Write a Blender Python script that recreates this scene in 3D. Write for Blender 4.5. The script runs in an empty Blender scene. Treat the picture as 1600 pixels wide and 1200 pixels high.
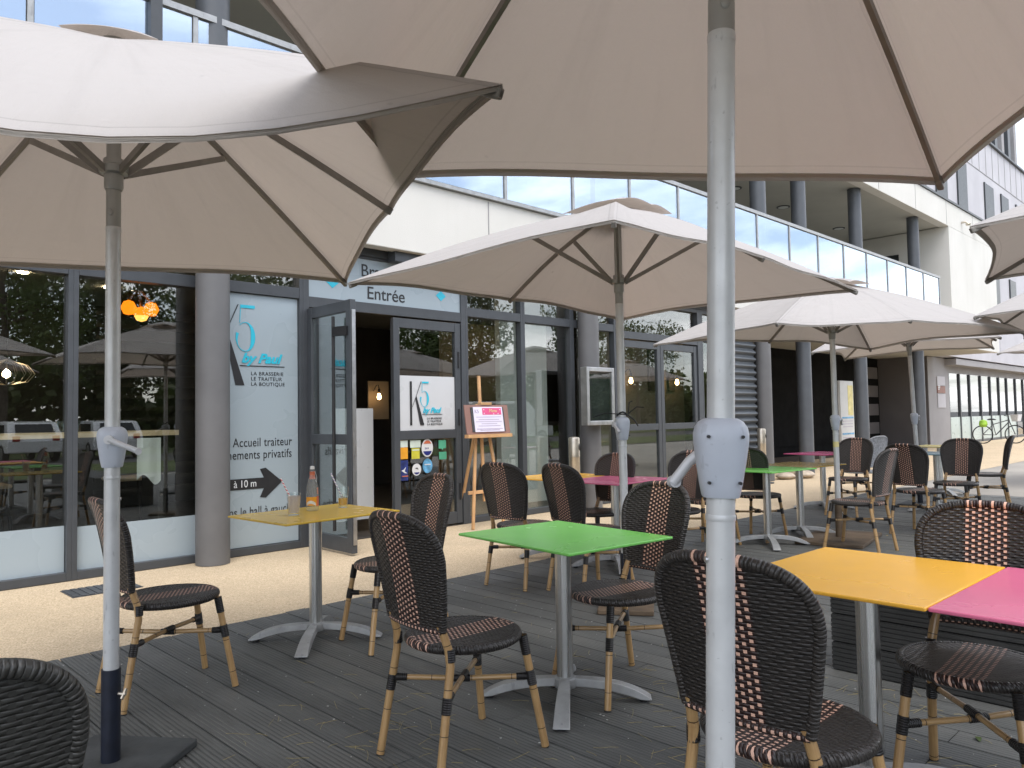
import bpy, bmesh, math, random
from mathutils import Vector, Matrix
from math import sin, cos, pi, radians, sqrt
C = bpy.context.scene.collection
S = bpy.context.scene
random.seed(7)

# ------------------------------------------------------------------ camera
YAW, PITCH, ROLL = radians(45.57), math.atan(53/1200), 0.0175
fw = Vector((cos(PITCH)*cos(YAW), cos(PITCH)*sin(YAW), sin(PITCH)))
r0 = Vector((sin(YAW), -cos(YAW), 0)); u0 = r0.cross(fw)
rt = cos(ROLL)*r0 - sin(ROLL)*u0; up = sin(ROLL)*r0 + cos(ROLL)*u0
cam = bpy.data.cameras.new('camera'); cam.sensor_width = 36; cam.lens = 27.0
cam.sensor_fit = 'HORIZONTAL'; cam.clip_start = .05; cam.clip_end = 900
co = bpy.data.objects.new('camera', cam); C.objects.link(co)
m = Matrix((rt, up, -fw)).transposed().to_4x4(); m.translation = (0, 0, 1.28)
co.matrix_world = m; S.camera = co

# ------------------------------------------------------------------ sky, sun, exposure
SUN_EL, SUN_AZ = radians(60), radians(-122)      # azimuth of the sun measured from +X
w = bpy.data.worlds.new('World'); S.world = w; w.use_nodes = True
nt = w.node_tree; nt.nodes.clear()
def N(nt, t, **k):
    n = nt.nodes.new(t)
    for a, b in k.items(): setattr(n, a, b)
    return n
out = N(nt, 'ShaderNodeOutputWorld'); bg = N(nt, 'ShaderNodeBackground')
sky = N(nt, 'ShaderNodeTexSky', sky_type='NISHITA', sun_disc=False, sun_elevation=SUN_EL,
        sun_rotation=pi/2-SUN_AZ, air_density=1.0, dust_density=1.5, ozone_density=1.0)
tc = N(nt, 'ShaderNodeTexCoord'); sp = N(nt, 'ShaderNodeSeparateXYZ'); cb = N(nt, 'ShaderNodeCombineXYZ')
def wm(op, a, b=None):
    n = N(nt, 'ShaderNodeMath', operation=op)
    for i, x in enumerate((a, b)):
        if x is None: continue
        if isinstance(x, (int, float)): n.inputs[i].default_value = x
        else: nt.links.new(x, n.inputs[i])
    return n.outputs[0]
nt.links.new(tc.outputs['Generated'], sp.inputs[0])
zz = wm('ADD', wm('MAXIMUM', sp.outputs[2], 0.0), .18)
nt.links.new(wm('DIVIDE', sp.outputs[0], zz), cb.inputs[0]); nt.links.new(wm('DIVIDE', sp.outputs[1], zz), cb.inputs[1])
ns = N(nt, 'ShaderNodeTexNoise'); ns.inputs['Scale'].default_value = .95; ns.inputs['Detail'].default_value = 7
ns.inputs['Roughness'].default_value = .55; ns.inputs['Distortion'].default_value = .3
nt.links.new(cb.outputs[0], ns.inputs['Vector'])
cr = N(nt, 'ShaderNodeValToRGB'); cr.color_ramp.elements[0].position = .47; cr.color_ramp.elements[1].position = .63
nt.links.new(ns.outputs['Fac'], cr.inputs[0])
mx = N(nt, 'ShaderNodeMix', data_type='RGBA')
mx.inputs['B'].default_value = (12.0, 12.0, 12.3, 1)
nt.links.new(wm('ADD', wm('MULTIPLY', cr.outputs[0], .68), .3), mx.inputs['Factor']); nt.links.new(sky.outputs[0], mx.inputs['A'])
nt.links.new(mx.outputs['Result'], bg.inputs[0]); bg.inputs[1].default_value = .14
nt.links.new(bg.outputs[0], out.inputs[0])
sd = bpy.data.lights.new('sun', 'SUN'); sd.energy = .9; sd.angle = radians(34); sd.color = (1, .96, .9)
so = bpy.data.objects.new('sun', sd); C.objects.link(so)
so.rotation_euler = Vector((cos(SUN_EL)*cos(SUN_AZ), cos(SUN_EL)*sin(SUN_AZ), sin(SUN_EL))).to_track_quat('Z', 'Y').to_euler()
S.view_settings.view_transform = 'Standard'; S.view_settings.look = 'None'
S.view_settings.exposure = 0.90; S.view_settings.gamma = 1
S.cycles.max_bounces = 8; S.cycles.transparent_max_bounces = 24; S.cycles.use_denoising = True
S.cycles.caustics_reflective = False; S.cycles.caustics_refractive = False

# ------------------------------------------------------------------ materials
MAT = {}
class NG:
    """small helper to wire shader nodes"""
    def __init__(s, name):
        s.m = bpy.data.materials.new(name); s.m.use_nodes = True; s.t = s.m.node_tree
        s.b = s.t.nodes['Principled BSDF']; s.o = s.t.nodes['Material Output']
        MAT[name] = s.m
    def n(s, t, **k): return N(s.t, t, **k)
    def put(s, x, sock):
        if x is None: return
        if isinstance(x, (int, float)):
            sock.default_value = x
        elif isinstance(x, tuple):
            sock.default_value = x if len(x) == 4 or sock.type == 'VECTOR' else x + (1,)
        else: s.t.links.new(x, sock)
    def M(s, op, a, b=None, c=None):
        n = s.n('ShaderNodeMath', operation=op)
        for i, x in enumerate((a, b, c)): s.put(x, n.inputs[i])
        return n.outputs[0]
    def mix(s, f, a, b):
        n = s.n('ShaderNodeMix', data_type='RGBA')
        s.put(f, n.inputs['Factor']); s.put(a, n.inputs['A']); s.put(b, n.inputs['B'])
        return n.outputs['Result']
    def coord(s, kind='Object'): return s.n('ShaderNodeTexCoord').outputs[kind]
    def noise(s, scale, detail=4, vec=None, rough=.55):
        n = s.n('ShaderNodeTexNoise'); n.inputs['Scale'].default_value = scale
        n.inputs['Detail'].default_value = detail; n.inputs['Roughness'].default_value = rough
        if vec is not None: s.t.links.new(vec, n.inputs['Vector'])
        return n.outputs['Fac']
    def mapv(s, vec, scale):
        n = s.n('ShaderNodeMapping'); n.inputs['Scale'].default_value = scale
        s.t.links.new(vec, n.inputs['Vector']); return n.outputs[0]
    def ramp(s, f, lo, hi):
        n = s.n('ShaderNodeMapRange'); n.inputs[1].default_value = lo; n.inputs[2].default_value = hi
        s.t.links.new(f, n.inputs[0]); return n.outputs[0]
    def bump(s, h, dist, strength=1):
        n = s.n('ShaderNodeBump'); n.inputs['Distance'].default_value = dist; n.inputs['Strength'].default_value = strength
        s.t.links.new(h, n.inputs['Height']); s.t.links.new(n.outputs[0], s.b.inputs['Normal'])
    def set(s, col=None, rough=None, metal=None, **k):
        s.put(col, s.b.inputs['Base Color']); s.put(rough, s.b.inputs['Roughness']); s.put(metal, s.b.inputs['Metallic'])
        for a, v in k.items(): s.put(v, s.b.inputs[a.replace('_', ' ')])
        return s

def simple(name, col, rough=.5, metal=0, var=.12, scale=6, bump=0, bscale=60, scuff=0, **k):
    """plain surface with gentle wear: brightness and gloss wander over the surface"""
    g = NG(name); v = g.coord()
    f = g.noise(scale, 5, v)
    c2 = tuple(max(0, x*(1-var*2)) for x in col); c1 = tuple(min(1, x*(1+var)) for x in col)
    c = g.mix(g.ramp(f, .3, .7), c2, c1)
    if scuff:
        sc = g.M('MAXIMUM', g.ramp(g.noise(38, 4, g.mapv(v, (1, 1, .35)), .5), .63, .68), g.ramp(g.noise(95, 2, v, .4), .72, .76))
        gr = g.ramp(g.noise(5, 7, g.mapv(v, (1, 1, .3)), .65), .52, .72)
        c = g.mix(g.M('MULTIPLY', sc, scuff), c, tuple(x*.45 for x in col)); c = g.mix(g.M('MULTIPLY', gr, scuff*.5), c, tuple(x*.7 for x in col))
    g.set(c, g.M('ADD', g.M('MULTIPLY', g.noise(scale*3, 3, v), .2), rough-.1), metal, **k)
    if bump: g.bump(g.noise(bscale, 4, v), bump)
    return g.m

simple('frame_grey', (.060, .066, .074), .45, 0, .06)
simple('white_render', (.80, .775, .72), .85, 0, .03, 1.2, .002, 80)
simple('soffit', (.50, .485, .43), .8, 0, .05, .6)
simple('column_paint', (.135, .134, .136), .55, 0, .06, 3)
simple('column_dark', (.090, .098, .110), .45, 0, .08, 3)
simple('grey_panel', (.50, .49, .52), .7, 0, .05, .8)
simple('wall_brown_grey', (.13, .12, .12), .7, 0, .06, 1)
simple('wall_mid_grey', (.31, .30, .305), .7, 0, .05, 1)
simple('slot_window', (.022, .028, .03), .4, 0, .1)
simple('alu', (.60, .60, .60), .36, 1, .10, 9)
g = NG('alu_brushed'); v = g.coord()
g.set(g.mix(g.noise(1, 5, g.mapv(v, (90, 90, .8))), (.60, .61, .61), (.72, .73, .73)), g.M('ADD', .18, g.M('MULTIPLY', g.noise(1, 4, g.mapv(v, (160, 160, 1.5))), .22)), 1)
simple('cast_alu', (.38, .39, .395), .46, .35, .10, 12, .0006, 200, scuff=.35)
simple('pole_paint', (.60, .615, .62), .36, .2, .08, 7, scuff=.4)
simple('pole_upper', (.33, .335, .32), .40, .4, .06, 7)
simple('rib_paint', (.24, .225, .205), .5, .3, .1, 8)
simple('rib_end', (.20, .19, .17), .5)
simple('housing_plastic', (.50, .54, .61), .42, 0, .04, 8, scuff=.25)
simple('crank_plastic', (.60, .61, .63), .4, .1, .05, 9)
simple('black_plastic', (.015, .015, .016), .45, 0, .1)
simple('screw_dark', (.012, .012, .016), .4)
simple('base_tube', (.012, .016, .030), .4, .1, .2, 14, scuff=.4)
simple('base_slab', (.055, .06, .062), .7, 0, .2, 7, .002, 40)
simple('base_wood', (.13, .092, .058), .7, 0, .25, 5, .001, 60)
simple('easel_wood', (.62, .36, .17), .5, 0, .12, 5)
simple('easel_board', (.28, .15, .12), .6, 0, .08, 3)
simple('paper', (.74, .70, .82), .7, 0, .02)
simple('clip_black', (.06, .06, .065), .4, 0, .3, 40)
simple('pink_print', (.72, .10, .25), .6, 0, .08, 30)
simple('ink', (.02, .02, .022), .5, 0, .05)
simple('pale_ink', (.45, .38, .48), .7, 0, .05)
simple('pale_yellow_print', (.75, .66, .30), .6, 0, .1, 9)
simple('cyan_print', (.03, .50, .66), .45, 0, .04)
simple('vinyl', (.35, .415, .455), .28, 0, .008, .6)
simple('vinyl_white', (.60, .61, .62), .3, 0, .03, 1.5)
simple('white_letter', (.75, .78, .80), .5, 0, .02)
simple('stainless', (.62, .56, .47), .32, .9, .1, 8)
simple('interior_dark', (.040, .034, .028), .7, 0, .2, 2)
simple('interior_warm', (.30, .24, .17), .7, 0, .08, 2)
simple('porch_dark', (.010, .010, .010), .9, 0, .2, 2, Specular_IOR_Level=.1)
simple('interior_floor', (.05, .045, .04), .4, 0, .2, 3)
simple('interior_pale', (.70, .72, .69), .7, 0, .04, 1)
simple('ceiling_int', (.34, .34, .31), .8, 0, .05, 1)
simple('wood_top', (.70, .53, .34), .5, 0, .15, 6)
simple('stone', (.50, .42, .33), .8, 0, .15, 7, .01, 9)
simple('soil', (.10, .075, .055), .95, 0, .3, 14, .02, 20)
simple('car_white', (.72, .73, .74), .25, 0, .02, 1, Coat_Weight=.6)
simple('car_glass', (.015, .018, .02), .08)
simple('tyre', (.012, .012, .013), .8)
simple('lamp_red', (.35, .02, .02), .3)
simple('bark', (.075, .058, .045), .9, 0, .3, 10, .02, 14)
simple('orange_roof', (.62, .26, .08), .8, 0, .1, 2)
simple('sticker_orange', (.80, .36, .03), .4); simple('sticker_blue', (.03, .05, .22), .4, 0, .3, 12)
simple('sticker_yellow', (.62, .58, .06), .4); simple('sticker_pale', (.62, .70, .62), .4)
simple('sticker_green', (.10, .42, .26), .4); simple('sticker_sky', (.14, .40, .66), .4, 0, .3, 18)
simple('sticker_white', (.72, .72, .72), .4, 0, .02); simple('sticker_red', (.60, .16, .08), .4); simple('sticker_navy', (.02, .03, .20), .4)
simple('shop_vinyl', (.50, .58, .55), .3, 0, .04, 2)
simple('bag_green', (.35, .60, .06), .6); simple('wire_white', (.68, .68, .70), .5)
simple('hall_white', (.66, .67, .72), .6, 0, .05, 12)
simple('board_white', (.62, .62, .60), .5, 0, .03, 4)
simple('leaf_dry', (.40, .33, .15), .7, 0, .2, 30)

TOPS = dict(yellow=(.66, .43, .05), green=(.20, .60, .12), orange=(.95, .50, .05), pink=(.74, .17, .30),
            magenta=(.40, .05, .16), olive=(.33, .22, .03), blue=(.10, .22, .29), pale=(.55, .46, .15))
for k, c in TOPS.items():
    g = NG('top_'+k); v = g.coord()
    smudge = g.noise(3.5, 6, v); scr = g.noise(60, 3, g.mapv(v, (1, 8, 1)))
    g.set(g.mix(g.ramp(smudge, .35, .75), c, tuple(x*.88+.02 for x in c)),
          g.M('ADD', g.M('MULTIPLY', g.ramp(g.noise(2.2, 4, v, .5), .2, .8), .12), .21), 0)
    g.bump(scr, .00015)

# aggregate paving
g = NG('gravel_paving'); v = g.coord()
vo = g.n('ShaderNodeTexVoronoi'); vo.inputs['Scale'].default_value = 85; g.t.links.new(v, vo.inputs['Vector'])
c = g.mix(g.ramp(g.noise(110, 4, v), .35, .65), (.44, .33, .205), (.75, .61, .425))
c = g.mix(g.M('MULTIPLY', g.ramp(vo.outputs['Distance'], .75, 1.0), .5), c, (.24, .17, .10))
c = g.mix(g.M('MULTIPLY', g.ramp(g.noise(.9, 8, v, .62), .46, .74), .55), c, (.42, .335, .225))
c = g.mix(g.M('MULTIPLY', g.ramp(g.noise(28, 2, v, .4), .70, .76), .55), c, (.20, .15, .10))
g.set(c, .9); g.bump(vo.outputs['Distance'], .006, .8)
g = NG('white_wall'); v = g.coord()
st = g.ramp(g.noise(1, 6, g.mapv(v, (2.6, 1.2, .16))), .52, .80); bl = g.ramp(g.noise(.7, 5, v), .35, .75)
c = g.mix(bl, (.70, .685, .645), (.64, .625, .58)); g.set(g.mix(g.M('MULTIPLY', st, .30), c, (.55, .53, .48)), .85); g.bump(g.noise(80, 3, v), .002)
# concrete path, asphalt, lawn
g = NG('concrete_path'); v = g.coord()
c = g.mix(g.ramp(g.noise(.7, 6, v), .35, .7), (.30, .28, .25), (.42, .39, .345))
g.set(g.mix(g.M('MULTIPLY', g.noise(120, 3, v), .3), c, (.22, .20, .18)), .9); g.bump(g.noise(90, 3, v), .002)
g = NG('asphalt'); v = g.coord()
g.set(g.mix(g.noise(140, 4, v), (.05, .05, .05), (.13, .125, .12)), .9); g.bump(g.noise(140, 3, v), .004)
g = NG('lawn'); v = g.coord()
g.set(g.mix(g.ramp(g.noise(1.2, 8, v), .3, .7), (.045, .075, .018), (.11, .14, .035)), .9); g.bump(g.noise(60, 3, v), .03)
# composite decking: grooves along the board, dust and scuffs
g = NG('decking'); v = g.coord('UV'); sep = g.n('ShaderNodeSeparateXYZ'); g.t.links.new(v, sep.inputs[0])
gr = g.M('PINGPONG', g.M('MULTIPLY', sep.outputs[0], 1/.0205), .5)
gmask = g.ramp(gr, .10, .22)
obj = g.coord()
rnd = g.n('ShaderNodeTexWhiteNoise', noise_dimensions='1D')
g.t.links.new(g.M('FLOOR', g.M('DIVIDE', sep.outputs[0], .15)), rnd.inputs['W'])
c = g.mix(g.ramp(g.noise(2.0, 7, g.mapv(obj, (1.5, .5, 1))), .3, .7), (.066, .070, .069), (.130, .136, .131))
c = g.mix(g.M('MULTIPLY', rnd.outputs['Value'], .55), c, (.140, .142, .134))
c = g.mix(g.M('MULTIPLY', g.ramp(g.noise(9, 6, g.mapv(obj, (3, .6, 1))), .60, .78), .45), c, (.15, .15, .14))
dust = g.M('MULTIPLY', g.M('SUBTRACT', 1.0, gmask), g.ramp(g.noise(3, 6, g.mapv(obj, (2, .35, 1))), .48, .68))
c = g.mix(g.M('MULTIPLY', g.M('SUBTRACT', 1.0, gmask), .45), c, (.03, .032, .032))
c = g.mix(g.M('MULTIPLY', dust, .60), c, (.24, .24, .225))
g.set(c, g.M('ADD', .46, g.M('MULTIPLY', g.noise(5, 4, obj), .25)))
hh = g.M('ADD', gmask, g.M('MULTIPLY', g.noise(70, 4, g.mapv(obj, (4, .4, 1))), .25)); g.bump(hh, .003)

# woven rattan
def weave(name, dark, stripe_dark=None, dot=None, half=.0692):
    g = NG(name); v = g.coord('UV'); sep = g.n('ShaderNodeSeparateXYZ'); g.t.links.new(v, sep.inputs[0])
    x, y = sep.outputs[0], sep.outputs[1]
    X = g.M('DIVIDE', x, .0198); k = g.M('FLOOR', g.M('ADD', X, .5)); dx = g.M('ABSOLUTE', g.M('SUBTRACT', X, k))
    R = g.M('DIVIDE', y, .0098); r = g.M('FLOOR', R); fy = g.M('SUBTRACT', R, r)
    par = g.M('PINGPONG', g.M('ADD', k, r), 1.0)
    hs = g.M('ADD', g.M('MULTIPLY', g.M('COSINE', g.M('MULTIPLY', g.M('ADD', g.M('ADD', X, r), 1.0), pi)), .5), .5)
    cy = g.M('SUBTRACT', g.M('MULTIPLY', fy, 2), 1)
    rp = g.M('SQRT', g.M('MAXIMUM', g.M('SUBTRACT', 1, g.M('MULTIPLY', cy, cy)), 0.0))
    Hs = g.M('MULTIPLY', g.M('ADD', g.M('MULTIPLY', hs, .75), .25), rp)
    tile = g.M('MULTIPLY', g.M('LESS_THAN', par, .5), g.M('LESS_THAN', dx, .26))
    ty = g.M('LESS_THAN', g.M('ABSOLUTE', cy), .86)
    H = g.M('MAXIMUM', Hs, g.M('MULTIPLY', g.M('MULTIPLY', tile, ty), .85))
    ob = g.coord()
    base = g.mix(g.ramp(g.noise(45, 3, ob), .3, .7), dark, tuple(c*1.9 for c in dark))
    if dot:
        st = g.M('LESS_THAN', g.M('ABSOLUTE', x), half)
        base = g.mix(st, base, stripe_dark)
        dm = g.M('MULTIPLY', g.M('MULTIPLY', tile, ty), st)
        base = g.mix(dm, base, g.mix(g.noise(30, 3, ob), dot, tuple(c*.72 for c in dot)))
    rv = g.n('ShaderNodeObjectInfo').outputs['Random']
    base = g.mix(g.M('MULTIPLY', rv, .10), base, (.16, .14, .125))
    g.set(base, g.M('ADD', .24, g.M('MULTIPLY', g.noise(20, 3, ob), .25))); g.bump(H, .0065)
    return g.m
weave('weave_brown', (.014, .012, .011), (.026, .010, .009), (.86, .53, .40))
weave('weave_black', (.016, .017, .016))
weave('weave_glare', (.50, .51, .54))  # pale colour stands in for glare on the rattan
g = NG('binding'); v = g.coord('UV'); sep = g.n('ShaderNodeSeparateXYZ'); g.t.links.new(v, sep.inputs[0])
h = g.M('PINGPONG', g.M('DIVIDE', sep.outputs[1], .008), .5)
g.set((.013, .012, .012), .36); g.bump(h, .004)
g = NG('bamboo'); v = g.coord('UV'); sep = g.n('ShaderNodeSeparateXYZ'); g.t.links.new(v, sep.inputs[0])
ob = g.coord()
node = g.M('LESS_THAN', g.M('ABSOLUTE', g.M('SUBTRACT', g.M('FRACT', g.M('DIVIDE', sep.outputs[1], .155)), .5)), .010)
streak = g.noise(1, 4, g.mapv(v, (260, 9, 1)))
c = g.mix(g.ramp(streak, .3, .7), (.36, .215, .088), (.50, .325, .15))
c = g.mix(g.M('MULTIPLY', g.ramp(g.noise(7, 4, ob), .5, .75), .5), c, (.22, .12, .05))
g.set(g.mix(node, c, (.05, .028, .012)), .30, Coat_Weight=.3); g.bump(g.M('MULTIPLY', node, -1.0), .002)

# awning cloth lets some of the light through
def cloth(name, col, thru, f):
    g = NG(name); v = g.coord(); uv = g.coord('UV')
    st = g.M('MULTIPLY', g.ramp(g.noise(2.3, 7, v), .60, .85), .35)
    spots = g.ramp(g.noise(9, 2, v, .4), .765, .80)
    streak = g.M('MULTIPLY', g.ramp(g.noise(1, 5, g.mapv(uv, (14, 1.2, 1))), .52, .85), .38)
    cc = g.mix(g.M('MAXIMUM', st, streak), col, tuple(x*.78 for x in col))
    cc = g.mix(g.M('MULTIPLY', spots, .55), cc, tuple(x*.4 for x in col))
    sp_ = g.n('ShaderNodeSeparateXYZ'); g.t.links.new(uv, sp_.inputs[0])
    ed = g.M('MULTIPLY', g.M('PINGPONG', sp_.outputs[0], .5), sp_.outputs[1])
    seam = g.M('MULTIPLY', g.M('GREATER_THAN', ed, .0125), g.M('LESS_THAN', ed, .0165))
    hemline = g.M('MULTIPLY', g.M('GREATER_THAN', sp_.outputs[1], .958), g.M('LESS_THAN', sp_.outputs[1], .963))
    sm = g.M('MAXIMUM', seam, hemline)
    cc = g.mix(g.M('MULTIPLY', sm, .35), cc, tuple(x*.45 for x in col))
    g.set(cc, .85)
    wv = g.M('ADD', g.noise(1, 4, g.mapv(uv, (3, 5, 1))), g.M('MULTIPLY', g.noise(1, 5, g.mapv(uv, (22, 2.5, 1))), .30))
    g.bump(g.M('ADD', wv, g.M('MULTIPLY', g.noise(260, 2, v), .06)), .03, .8)
    tr = g.n('ShaderNodeBsdfTranslucent'); g.put(g.mix(g.M('MAXIMUM', st, streak), thru, tuple(x*.72 for x in thru)), tr.inputs['Color'])
    ms = g.n('ShaderNodeMixShader'); ms.inputs[0].default_value = f
    g.t.links.new(g.b.outputs[0], ms.inputs[1]); g.t.links.new(tr.outputs[0], ms.inputs[2]); g.t.links.new(ms.outputs[0], g.o.inputs[0])
cloth('awning_cloth', (.54, .515, .50), (.46, .38, .315), .31)
cloth('awning_hem', (.50, .475, .44), (.50, .43, .36), .28)

# glass: clear pane = transparent + mirror by fresnel
def glass(name, tint, ior=1.5, extra=0.0, rough=0.0, gcol=(1, 1, 1)):
    g = NG(name); g.t.nodes.remove(g.b)
    ge = g.n('ShaderNodeNewGeometry'); dt = g.n('ShaderNodeVectorMath', operation='DOT_PRODUCT')
    g.t.links.new(ge.outputs['Normal'], dt.inputs[0]); g.t.links.new(ge.outputs['Incoming'], dt.inputs[1])
    f0 = ((ior-1)/(ior+1))**2      # Schlick reflectance, the same from both sides of the sheet
    fr = g.M('ADD', f0, g.M('MULTIPLY', g.M('POWER', g.M('SUBTRACT', 1.0, g.M('ABSOLUTE', dt.outputs['Value'])), 5.0), 1-f0))
    t = g.n('ShaderNodeBsdfTransparent'); g.put(tint, t.inputs[0])
    gl = g.n('ShaderNodeBsdfGlossy'); gl.inputs['Roughness'].default_value = rough; g.put(gcol, gl.inputs[0])
    ms = g.n('ShaderNodeMixShader')
    g.t.links.new(g.M('MINIMUM', g.M('ADD', g.M('MULTIPLY', fr, 1.3), extra), 1.0), ms.inputs[0])
    g.t.links.new(t.outputs[0], ms.inputs[1]); g.t.links.new(gl.outputs[0], ms.inputs[2]); g.t.links.new(ms.outputs[0], g.o.inputs[0])
glass('pane_glass', (.90, .93, .91), 1.5, .055)
glass('leaf_glass', (.80, .86, .85), 1.5, .24)
glass('door_glass', (.90, .93, .91), 1.5, .05)
glass('balcony_glass', (.62, .68, .70), 1.5, .42, 0, (.66, .77, .90))
glass('tumbler_glass', (.95, .97, .97), 1.35, .02)
glass('shop_glass', (.5, .55, .55), 1.5, .14)
glass('amber_shade', (.86, .42, .07), 1.2, .0)
def liquid(name, col, f):
    g = NG(name); g.set(col, .3); t = g.n('ShaderNodeBsdfTransparent'); g.put(col, t.inputs[0]); ms = g.n('ShaderNodeMixShader'); ms.inputs[0].default_value = f
    g.t.links.new(t.outputs[0], ms.inputs[1]); g.t.links.new(g.b.outputs[0], ms.inputs[2]); g.t.links.new(ms.outputs[0], g.o.inputs[0])
liquid('lemonade', (.80, .70, .66), .62); liquid('juice', (.86, .56, .14), .55)
liquid('bottle_glass', (.88, .90, .90), .13)
def emit(name, col, s):
    g = NG(name); g.set((.02, .02, .02), .5); g.put(col, g.b.inputs['Emission Color']); g.b.inputs['Emission Strength'].default_value = s
emit('bulb_orange', (1, .45, .09), 1.5); emit('bulb_warm', (1, .62, .28), 9.0); emit('bulb_small', (1, .74, .46), 45.0)
# foliage
def foliage(name, a, b):
    g = NG(name); v = g.coord()
    c = g.mix(g.ramp(g.noise(1.1, 5, v), .3, .7), a, b); g.set(c, .6)
    tr = g.n('ShaderNodeBsdfTranslucent'); g.put(c, tr.inputs[0]); ms = g.n('ShaderNodeMixShader'); ms.inputs[0].default_value = .3
    g.t.links.new(g.b.outputs[0], ms.inputs[1]); g.t.links.new(tr.outputs[0], ms.inputs[2]); g.t.links.new(ms.outputs[0], g.o.inputs[0])
foliage('leaf_pine', (.022, .038, .014), (.05, .075, .025)); foliage('leaf_broad', (.04, .075, .018), (.10, .14, .035))
# candy striped straws
for nm, col in (('straw_red', (.62, .10, .12)), ('straw_violet', (.30, .26, .46))):
    g = NG(nm); v = g.coord('UV'); sep = g.n('ShaderNodeSeparateXYZ'); g.t.links.new(v, sep.inputs[0])
    f = g.M('FRACT', g.M('ADD', g.M('DIVIDE', sep.outputs[1], .022), g.M('DIVIDE', sep.outputs[0], .019)))
    g.set(g.mix(g.M('LESS_THAN', f, .5), (.78, .78, .78), col), .5)

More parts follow.
